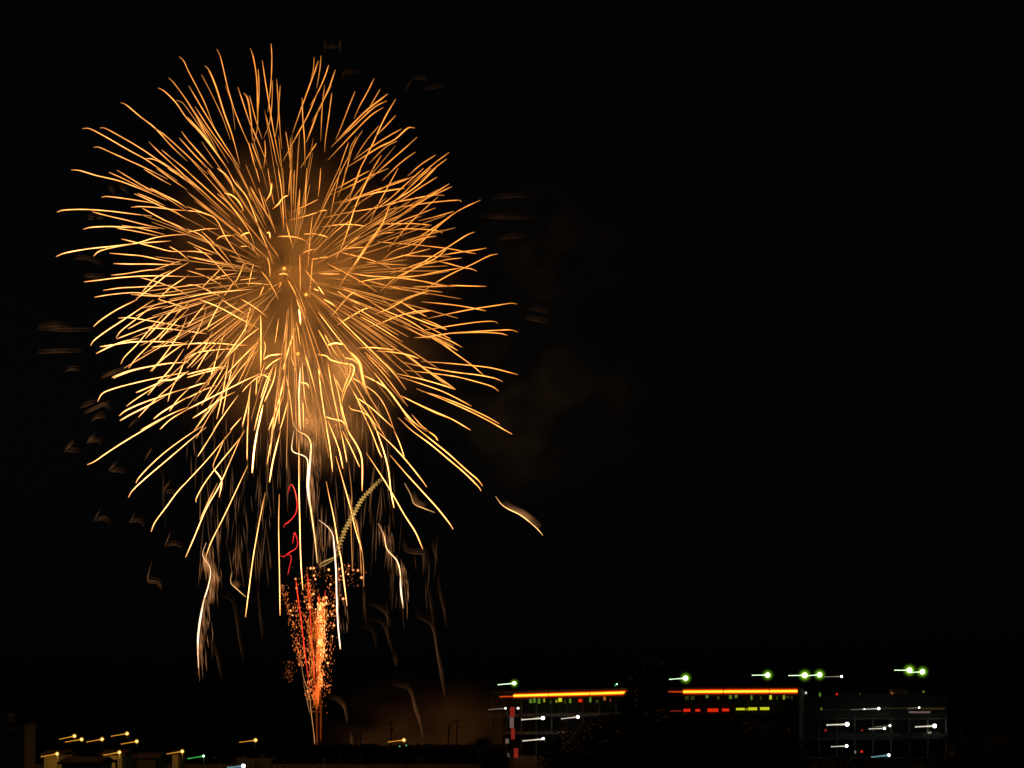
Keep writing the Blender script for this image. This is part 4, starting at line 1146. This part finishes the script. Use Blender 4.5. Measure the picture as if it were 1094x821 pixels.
# faint falling embers and added ghost echoes of the trails beyond the rim
faint = thing('ember_ghost_wisps', 'faint brown ember trails and ghost wisps scattered around the rim of the golden burst', 'embers', at(BX, BY, DB))
def wisp(path, heat=.16, wd=1.5):
    m = MB()
    for k in range(5):
        f = 1 - k * .17; o_ = random.uniform(.9, 1.5) * k
        p = [(x + random.uniform(-.5, .5) + o_ * .35, y - o_) for x, y in path]
        trail(m, p, heat * f * .14 * random.uniform(.5, 1.2), .75, col=brown, depth=0, ramp=(.7, .4), sheath=False)
    m.build('wisp', M['ember'], faint)
T1 = lambda ox, oy, s_, *p: [(ox + x / s_, oy + y / s_) for x, y in p]
for p_, h_ in (
    (T1(60, 320, 5.864, (-110, 165), (0, 170), (90, 175)), .14), (T1(60, 320, 5.864, (-120, 190), (30, 200), (230, 200)), .20), (T1(60, 320, 5.864, (-120, 340), (0, 335), (100, 332), (160, 330)), .18), (T1(60, 320, 5.864, (50, 462), (90, 445), (150, 450)), .14),
    (T1(60, 320, 5.864, (150, 682), (200, 665), (250, 650)), .26), (T1(60, 320, 5.864, (170, 722), (240, 690), (340, 650)), .28), (T1(60, 320, 5.864, (220, 765), (260, 745), (310, 745)), .24), (T1(60, 320, 5.864, (280, 500), (350, 470), (440, 440)), .3), (T1(60, 320, 5.864, (250, 690), (290, 665), (340, 700)), .2), (T1(60, 320, 5.864, (450, 805), (490, 770), (520, 760)), .25),
    (T1(60, 460, 5.864, (50, 130), (110, 80)), .2), (T1(60, 460, 5.864, (50, 130), (150, 140)), .2), (T1(60, 460, 5.864, (190, 80), (240, 45)), .24), (T1(60, 460, 5.864, (190, 82), (260, 75), (285, 95)), .2), (T1(60, 460, 5.864, (330, 255), (380, 205)), .22), (T1(60, 460, 5.864, (330, 258), (390, 262), (430, 275)), .2),
    (T1(60, 460, 5.864, (235, 570), (270, 510)), .16), (T1(60, 460, 5.864, (237, 572), (300, 562), (340, 598)), .18), (T1(60, 460, 5.864, (455, 585), (490, 530)), .16), (T1(60, 460, 5.864, (455, 580), (520, 575), (550, 612)), .18), (T1(60, 460, 5.864, (665, 390), (710, 330)), .2), (T1(60, 460, 5.864, (665, 392), (720, 395), (765, 412)), .18), (T1(60, 460, 5.864, (680, 735), (712, 650)), .2), (T1(60, 460, 5.864, (680, 730), (740, 720), (795, 740)), .16), (T1(60, 460, 5.864, (550, 195), (600, 120)), .2),
    (T1(60, 460, 5.864, (650, 245), (665, 300), (670, 470), (685, 620)), .09),
    (T1(60, 180, 5.864, (320, 120), (370, 170)), .14), (T1(60, 180, 5.864, (390, 110), (450, 170)), .14), (T1(60, 180, 5.864, (195, 318), (240, 325)), .18), (T1(60, 180, 5.864, (250, 310), (295, 325)), .16), (T1(60, 180, 5.864, (110, 572), (190, 575), (285, 610)), .16), (T1(60, 180, 5.864, (170, 682), (230, 688), (300, 690)), .2),
    (T1(340, 40, 5.864, (35, 30), (38, 110)), .06), (T1(340, 40, 5.864, (128, 30), (132, 110)), .07), (T1(340, 40, 5.864, (40, 68), (130, 66)), .05), (T1(340, 40, 5.864, (155, 275), (156, 235), (265, 228)), .08), (T1(340, 40, 5.864, (585, 270), (530, 360)), .07), (T1(340, 40, 5.864, (590, 262), (665, 266), (670, 290)), .07), (T1(340, 40, 5.864, (660, 330), (795, 312)), .05),
    (T1(430, 180, 5.864, (560, 190), (640, 186), (720, 182), (800, 182)), .08), (T1(430, 180, 5.864, (480, 310), (560, 315), (700, 320), (830, 322)), .09), (T1(430, 180, 5.864, (590, 455), (680, 440), (780, 436)), .09), (T1(450, 320, 5.864, (660, 70), (720, 74), (810, 90)), .08), (T1(450, 320, 5.864, (650, 125), (720, 138), (810, 152)), .08),
    (T1(380, 580, 6.84, (250, 620), (215, 525), (150, 475), (85, 455)), .13), (T1(380, 580, 6.84, (270, 820), (220, 660), (180, 590), (80, 560)), .12), (T1(380, 580, 6.84, (645, 1120), (620, 970), (590, 820), (565, 650), (530, 590), (450, 550), (440, 525)), .26),
    (T1(380, 580, 6.84, (565, 610), (545, 460), (520, 330)), .09), (T1(380, 580, 6.84, (660, 620), (640, 500), (610, 360), (600, 250)), .12), (T1(380, 580, 6.84, (490, 240), (490, 110), (470, 85), (360, 68), (335, 0)), .13), (T1(380, 580, 6.84, (150, 800), (130, 690), (90, 635), (0, 620)), .06), (T1(380, 580, 6.84, (240, 240), (215, 60)), .1), (T1(380, 580, 6.84, (595, 160), (555, 0)), .08),
    (T1(380, 700, 6.84, (490, 620), (460, 490), (430, 400), (400, 290), (365, 245), (290, 230), (260, 205)), .25), (T1(380, 700, 6.84, (440, 470), (400, 300)), .14), (T1(380, 700, 6.84, (300, 90), (270, 0)), .12),
    (T1(280, 690, 6.84, (620, 570), (610, 510), (590, 450), (540, 400), (480, 385)), .24), (T1(280, 690, 6.84, (655, 745), (640, 640)), .16), (T1(280, 690, 6.84, (620, 775), (621, 762)), .3),
    (T1(140, 580, 5.473, (655, 700), (625, 550), (605, 400), (580, 340), (510, 310)), .12), (T1(140, 580, 5.473, (525, 800), (490, 640), (450, 535)), .11), (T1(140, 580, 5.473, (175, 275), (150, 240), (95, 225), (115, 130)), .28), (T1(140, 580, 5.473, (770, 570), (750, 430), (735, 250)), .1), (T1(140, 580, 5.473, (640, 120), (630, 0)), .2),
    (T1(340, 460, 5.864, (660, 780), (560, 765), (530, 700)), .16), (T1(340, 460, 5.864, (350, 720), (325, 480)), .08), (T1(340, 460, 5.864, (740, 820), (700, 700)), .05)):
    wisp(p_, h_ * 1.15, 1.3)

# single heavy comets, each a thing of its own
def comet(label, path, heat, wd, col, fringe=0, side=1, ramp=(.3, .06), flen=(6, 24), core=None):
    x, y = path[len(path) // 2]
    root = thing('falling_comet', label, 'firework comet', at(x, y, DB - 40), 'heavy comets falling out of the burst')
    m = MB(); trail(m, path, heat * 1.9, wd * .85, col=col, depth=0, ramp=ramp, D=DB - 40); m.build('burning_tail', M['ember'], root)
    if core:
        m = MB(); trail(m, core, 5, wd * 1.35, col=Vector((1, .60, .34)), depth=0, ramp=(.5, .4), D=DB - 41); m.build('hot_core', M['ember'], root)
    if fringe and flen[0] < 0:                                       # ghost glow above the curve, added as ever fainter copies
        m = MB()
        for k in range(9):
            o_ = .55 + k * .8
            trail(m, [(x + o_ * .75, y - o_ * .62) for x, y in path[1:-1]], .075 * heat * (1 - k / 9.5), 1.0, col=brown, depth=0, ramp=(.5, .35), D=DB - 40, sheath=False)
        fo = m.build('ember_ghost_fringe', M['ember'], root); fo['kind'] = 'stuff'
    elif fringe:
        m = MB(); pts = smooth(path, 8); 
        for _ in range(fringe * 2):
            x, y = random.choice(pts[3:]); l = random.uniform(*flen); o_ = (.4 + abs(random.gauss(0, 4.2))) * side
            trail(m, [(x + o_ + side * random.uniform(-.5, 1.2), y + l), (x + o_ + side * .2, y + l * .55), (x + o_ * .92, y)], random.uniform(.02, .14), .7, sheath=False, col=brown, depth=0, ramp=(.5, .5), D=DB - 40, rad=.5)
        fo = m.build('ember_ghost_fringe', M['ember'], root); fo['kind'] = 'stuff'
    return root
pale = Vector((1, .56, .30)); amber = Vector((1, .50, .16))
comet('curved white hot comet falling lowest at the left with a feathery brown right side', T1(140, 580, 5.473, (395, 735), (390, 600), (400, 480), (420, 360), (450, 260), (465, 180), (455, 130), (425, 90), (420, 55), (440, 0)), 2.3, 1.5, pale, 90, 1, (.45, .3), core=T1(140, 580, 5.473, (391, 640), (392, 560), (400, 480), (416, 385), (432, 320)))
comet('thick blazing comet in the middle with a kinked upper end', T1(200, 460, 5.864, (815, 830), (800, 680), (770, 460), (757, 330), (770, 200), (775, 90), (750, 35), (690, 0), (665, -60)), 2.6, 2.0, Vector((1, .50, .17)), 70, 1, (.3, .5), core=T1(200, 460, 5.864, (768, 470), (757, 360), (762, 260), (770, 190), (772, 110)))
comet('pale kinked comet just left of the thick blazing one', T1(200, 460, 5.864, (760, 440), (750, 340), (755, 200), (730, 160), (660, 130), (660, 60), (670, 0)), 1.9, 1.2, Vector((1, .6, .3)), 0)
comet('long straight white comet falling into the spark fountain', T1(280, 580, 6.84, (572, 780), (555, 600), (545, 400), (540, 200), (525, 0), (515, -60), (480, -115), (415, -165)), 2.8, 1.5, Vector((1, .60, .36)), 20, 1, (.3, .03))
comet('short kinked comet right of the spark fountain ending in a white streak', T1(380, 580, 6.84, (347, 480), (330, 350), (325, 220), (300, 130), (230, 50), (210, -40), (190, -90), (165, -140)), 2.4, 1.2, Vector((1, .5, .22)), 36, 1, (.5, .12), core=T1(380, 580, 6.84, (345, 460), (334, 380), (328, 310), (326, 240)))
comet('isolated curved ember drifting down alone at the far right of the burst', T1(450, 460, 5.864, (762, 658), (730, 620), (680, 575), (620, 530), (540, 490), (500, 460), (465, 412)), 1.7, 1.1, amber, 26, 1, (.35, .2), (-6, -2))
comet('dim curved ember hanging under the right end of the spiral comet', T1(340, 460, 5.864, (730, 515), (660, 488), (600, 460), (578, 400), (540, 330)), .75, 1.1, amber, 26, 1, (.4, .2), (-6, -2))
comet('short brown curved ember left of the spark fountain', T1(140, 580, 5.473, (672, 318), (620, 272), (583, 232), (590, 170)), .85, 1.1, amber, 20, 1, (.4, .2), (-7, -2))
comet('white hot column at the heart of the burst', T1(200, 320, 5.864, (710, 820), (700, 620), (702, 560), (706, 480), (712, 420)), 2.8, 1.9, Vector((1, .52, .2)), 30, 1, (.2, .6))

# red flares
for lab, path in (('upper red hooked flare trail below the burst', T1(200, 460, 5.864, (605, 612), (612, 590), (640, 570), (680, 520), (688, 450), (675, 380), (655, 340), (640, 355), (632, 397))),
                  ('lower red curling flare trail above the spark fountain', T1(200, 460, 5.864, (660, 710), (668, 660), (675, 642), (692, 700), (680, 740), (640, 765), (605, 790), (575, 781)))):
    x, y = path[4]; r = thing('red_flare', lab, 'red flare', at(x, y, DB - 30), 'red flares')
    m = MB(); trail(m, path, 1.8, 1.1, col=Vector((1, .028, .03)), depth=0, ramp=(.12, .08), D=DB - 30); m.build('flare_trail', M['ember'], r)
    m = MB()
    if 'upper' in lab: q = path[4:8]; trail(m, q, 1.7, .7, col=Vector((1, .12, .03)), depth=0, D=DB - 31); m.build('hot_core', M['ember'], r)
    else:
        trail(m, T1(280, 580, 6.84, (188, 235), (200, 180), (213, 115), (200, 88), (165, 95), (158, 115)), 1.5, 1.0, col=Vector((1, .028, .03)), depth=0, D=DB - 30); m.build('flare_trail', M['ember'], r)

# corkscrew comet
path = smooth(T1(340, 460, 5.864, (398, 302), (330, 370), (270, 440), (220, 530), (170, 620), (140, 700), (118, 760)), 6)
sp = thing('spiral_comet', 'dull yellow corkscrew comet trail crossing below the burst', 'firework comet', at(*path[len(path) // 2], DB - 20))
cum = [0]
for a, b in zip(path, path[1:]): cum.append(cum[-1] + math.hypot(a[0] - b[0], a[1] - b[1]))
m = MB(); ws = []; cs = []
N_ = 420
for i in range(N_):
    s_ = cum[-1] * i / (N_ - 1); j = max(k for k in range(len(cum)) if cum[k] <= s_ + 1e-9); j = min(j, len(path) - 2)
    f = (s_ - cum[j]) / (cum[j + 1] - cum[j]); x = path[j][0] * (1 - f) + path[j + 1][0] * f; y = path[j][1] * (1 - f) + path[j + 1][1] * f
    dx, dy = path[j + 1][0] - path[j][0], path[j + 1][1] - path[j][1]; l = math.hypot(dx, dy)
    ph = (s_ + .5 * noise.noise((s_ * .2, 1, 1))) / 3.55 * 2 * math.pi; am = 2.3 * (.75 + .35 * (i / N_))
    p = at(x - dy / l * am * math.cos(ph), y + dx / l * am * math.cos(ph), DB - 20) + Vector((0, math.sin(ph) * 1.2, 0))
    ws.append(p); k = (.30 + .28 * math.sin(i / N_ * 3.1)) * (1.5 if math.sin(ph) < 0 else .5)
    k *= .75 + .7 * noise.noise((i * .13, 2, 5)); cs.append((1.0 * k, .55 * k, .13 * k))
m.tube(ws, .24, 5, cs); trail(m, path[::6] + [path[-1]], .10, 4.2, col=Vector((1, .6, .16)), depth=0, ramp=(.2, .1), D=DB - 20, sheath=False); m.build('spiral_trail', M['ember'], sp)
m = MB(); trail(m, T1(280, 580, 6.84, (415, 168), (450, 140), (520, 110), (580, 60)), .34, 2.0, col=Vector((1, .6, .16)), depth=0, D=DB - 20, ramp=(.4, .3))
trail(m, T1(280, 580, 6.84, (420, 180), (480, 150), (560, 100)), .2, 1.5, col=Vector((1, .6, .16)), depth=0, D=DB - 20); m.build('tail_end', M['ember'], sp)

# spark fountain on the ground
fo = thing('spark_fountain', 'tall red and gold spark fountain shooting up from the dark ground', 'firework fountain', at(338, 803, DB))
redc = Vector((1, .045, .018)) * 1.1
for path, heat, wd, col in (
    (T1(280, 580, 6.84, (248, 280), (262, 400), (285, 560), (305, 740), (318, 850), (338, 1000), (346, 1080)), 1.7, 1.1, redc),
    (T1(280, 580, 6.84, (330, 215), (338, 330), (352, 520), (362, 700), (378, 860), (385, 1000), (388, 1180)), 1.4, 1.0, redc),
    (T1(280, 580, 6.84, (416, 375), (413, 560), (414, 760), (410, 880), (400, 1000)), 1.4, 1.0, redc),
    (T1(280, 580, 6.84, (462, 345), (450, 480), (440, 640)), 1.0, .9, redc)):
    m = MB(); trail(m, path, heat, wd, col=col, depth=0, ramp=(.3, .03)); m.build('flame_trail', M['ember'], fo)
m = MB(); trail(m, T1(280, 690, 6.84, (385, 722), (378, 640), (358, 480), (345, 360), (305, 240), (285, 130), (262, 40)), .5, .9, col=Vector((1, .42, .13)), depth=0, ramp=(.5, .02))
trail(m, T1(280, 690, 6.84, (350, 500), (320, 360), (298, 250)), .2, .9, col=Vector((1, .5, .2)), depth=0); m.build('smoke_stem', M['ember'], fo)
for a, b_ in (((402, 730), (398, 330)), ((428, 705), (432, 300))):
    m = MB(); p_ = T1(280, 690, 6.84, a, ((a[0] + b_[0]) / 2, (a[1] + b_[1]) / 2), b_); trail(m, p_, .07, 2.6, col=Vector((1, .17, .02)), depth=0, ramp=(.35, .02)); m.build('gas_column', M['ember'], fo)
big = [(245, 265), (252, 333), (208, 497), (380, 240), (390, 268), (375, 375), (355, 187), (377, 187), (310, 430), (340, 450), (415, 480), (467, 400), (500, 305), (575, 243), (563, 270), (563, 193), (592, 410), (635, 170), (665, 200), (700, 203), (727, 255), (630, 230), (487, 198), (520, 460), (510, 520), (525, 605), (515, 685), (447, 790), (460, 740), (345, 475), (222, 530), (425, 605), (430, 630), (425, 545), (447, 147 + 690), (468, 185 + 600), (468, 75 + 752), (480, 128 + 752), (350, 470), (340, 300)]
for x, y in big:
    m = MB(); h_ = random.uniform(1.6, 3.2); r_ = random.uniform(.40, .68) * (1.25 if (x, y) in ((727, 255), (208, 497), (592, 410), (447, 790)) else 1)
    c_ = at(280 + x / 6.84, 580 + y / 6.84, DB + random.uniform(-6, 6)); m.ball(c_, r_ * .72, tuple(Vector((1, .50, .16) if x < 560 else (1, .38, .18)) * h_), 8, 6); m.ball(c_, r_ * 1.25, (.6, .12, .015, .3), 8, 6); m.build('spark', M['ember'], fo)
m = MB()
def sprinkle(n, xc, w0, w1, y0, y1, h0, h1, r0, r1, hot=0):
    n = int(n * 1.6); r0 *= .8; r1 *= .82; h1 *= 1.25
    for _ in range(n):
        t = random.random(); y = y0 + (y1 - y0) * t; x = xc(y) + random.gauss(0, w0 + (w1 - w0) * t)
        c = Vector((1, .19, .025)).lerp(Vector((1, .55, .2)), random.random() ** 2 * (.3 + hot))
        m.ball(at(280 + x / 6.84, 580 + y / 6.84, DB + random.gauss(0, 4)), r0 + (r1 - r0) * 1.25 * random.random() ** 2.2, tuple(c * random.uniform(h0, h1)), 5, 4, sx=.8, sz=random.uniform(1.1, 3.0))
sprinkle(210, lambda y: 345 + (y - 400) * .02, 16, 20, 270, 1150, .4, 1.6, .12, .30)
sprinkle(290, lambda y: 440 - (y - 430) * .02, 20, 12, 400, 1060, .6, 2.6, .14, .36, .3)
sprinkle(120, lambda y: 430, 16, 14, 440, 820, 1.8, 4.0, .2, .42, .6)
sprinkle(120, lambda y: 160 + (y - 330) * .22, 12, 14, 300, 900, .25, 1.2, .11, .26)
sprinkle(120, lambda y: 265 + (y - 560) * .08, 18, 20, 420, 900, .3, 1.3, .12, .26)
sprinkle(130, lambda y: 510 - (y - 500) * .06, 28, 22, 230, 1120, .3, 1.5, .11, .28)
sprinkle(60, lambda y: 350, 60, 40, 180, 420, .3, 1.2, .12, .25)
sprinkle(40, lambda y: 620, 45, 45, 150, 320, .3, 1.0, .12, .25)
sprinkle(40, lambda y: 200, 22, 16, 860, 1020, .1, .35, .15, .25)
sprinkle(70, lambda y: 400, 45, 25, 900, 1250, .25, .9, .11, .22)
for _ in range(260):                                                  # fine rising streaks, fanning out from the ground
    t = random.random() ** .8; y1 = 650 + t * 110; xb = 338.5 + random.gauss(0, 1.2); fan = random.choice((-15, -3, 3, 5, 8, 9, 12)) + random.gauss(0, 2.2)
    y0 = y1 - random.uniform(6, 22); X = lambda y: xb + fan * ((797 - y) / 190) ** 1.3
    trail(m, [(X(y0), y0), (X((y0 + y1) / 2), (y0 + y1) / 2), (X(y1), y1)], random.uniform(.1, .55), .55, col=Vector((1, random.uniform(.10, .26), .02)), depth=random.uniform(-6, 6), ramp=(.6, .3), sheath=False)
sp_ = m.build('spark', M['ember'], fo); sp_['kind'] = 'stuff'

# ---------------------------------------------------------------- light the firework gives off
fire = (1, .33, .045)
random.seed(3)
for k in range(12):
    d = Vector((random.gauss(0, 1), random.gauss(0, 1), random.gauss(0, 1))).normalized() * random.uniform(18, 48)
    point_light('star_light', at(BX + 5, BY + 10, DB) + d, 28000, fire, burst, 6)
for px_, py_, wt in ((325, 385, 30000), (372, 395, 34000), (330, 450, 22000), (365, 455, 18000), (280, 400, 12000)):
    point_light('star_light', at(px_, py_, DB - 15), wt, (1, .40, .10), burst, 4)
for px_, py_, wt in ((345, 660, 6000), (338, 740, 4000)):
    point_light('fountain_light', at(px_, py_, DB), wt * .85, (1, .5, .3), fo, 2)

# ---------------------------------------------------------------- drifting smoke
def smoke(px, py, D, rx, ry, rz, mat):
    m = MB(); m.ball((0, 0, 0), 1.0, None, 20, 12); o = m.build('smoke', mat); o.location = at(px, py, D); o.scale = (rx, ry, rz); return o
tag(smoke(320, 325, DB, 92, 80, 98, smoke_material('burst_smoke', .0042, (.8, .77, .76), 3.0, .40, .66)), kind='stuff')
tag(smoke(355, 425, DB - 20, 38, 30, 46, smoke_material('swirl_smoke', .009, (.8, .76, .72), 2.0, .42, .62)), kind='stuff')
tag(smoke(575, 440, DB + 10, 70, 50, 60, smoke_material('drifting_smoke', .0026, (.55, .75, .95), 2.8, .47, .70)), kind='stuff')
tag(smoke(590, 270, DB + 10, 55, 40, 50, smoke_material('thin_smoke', .0015, (.55, .75, .95), 3.4, .46, .70)), kind='stuff')
tag(smoke(470, 800, DB + 30, 75, 40, 42, smoke_material('ground_smoke', .016, (.8, .76, .74), 1.8, .38, .62)), kind='stuff')
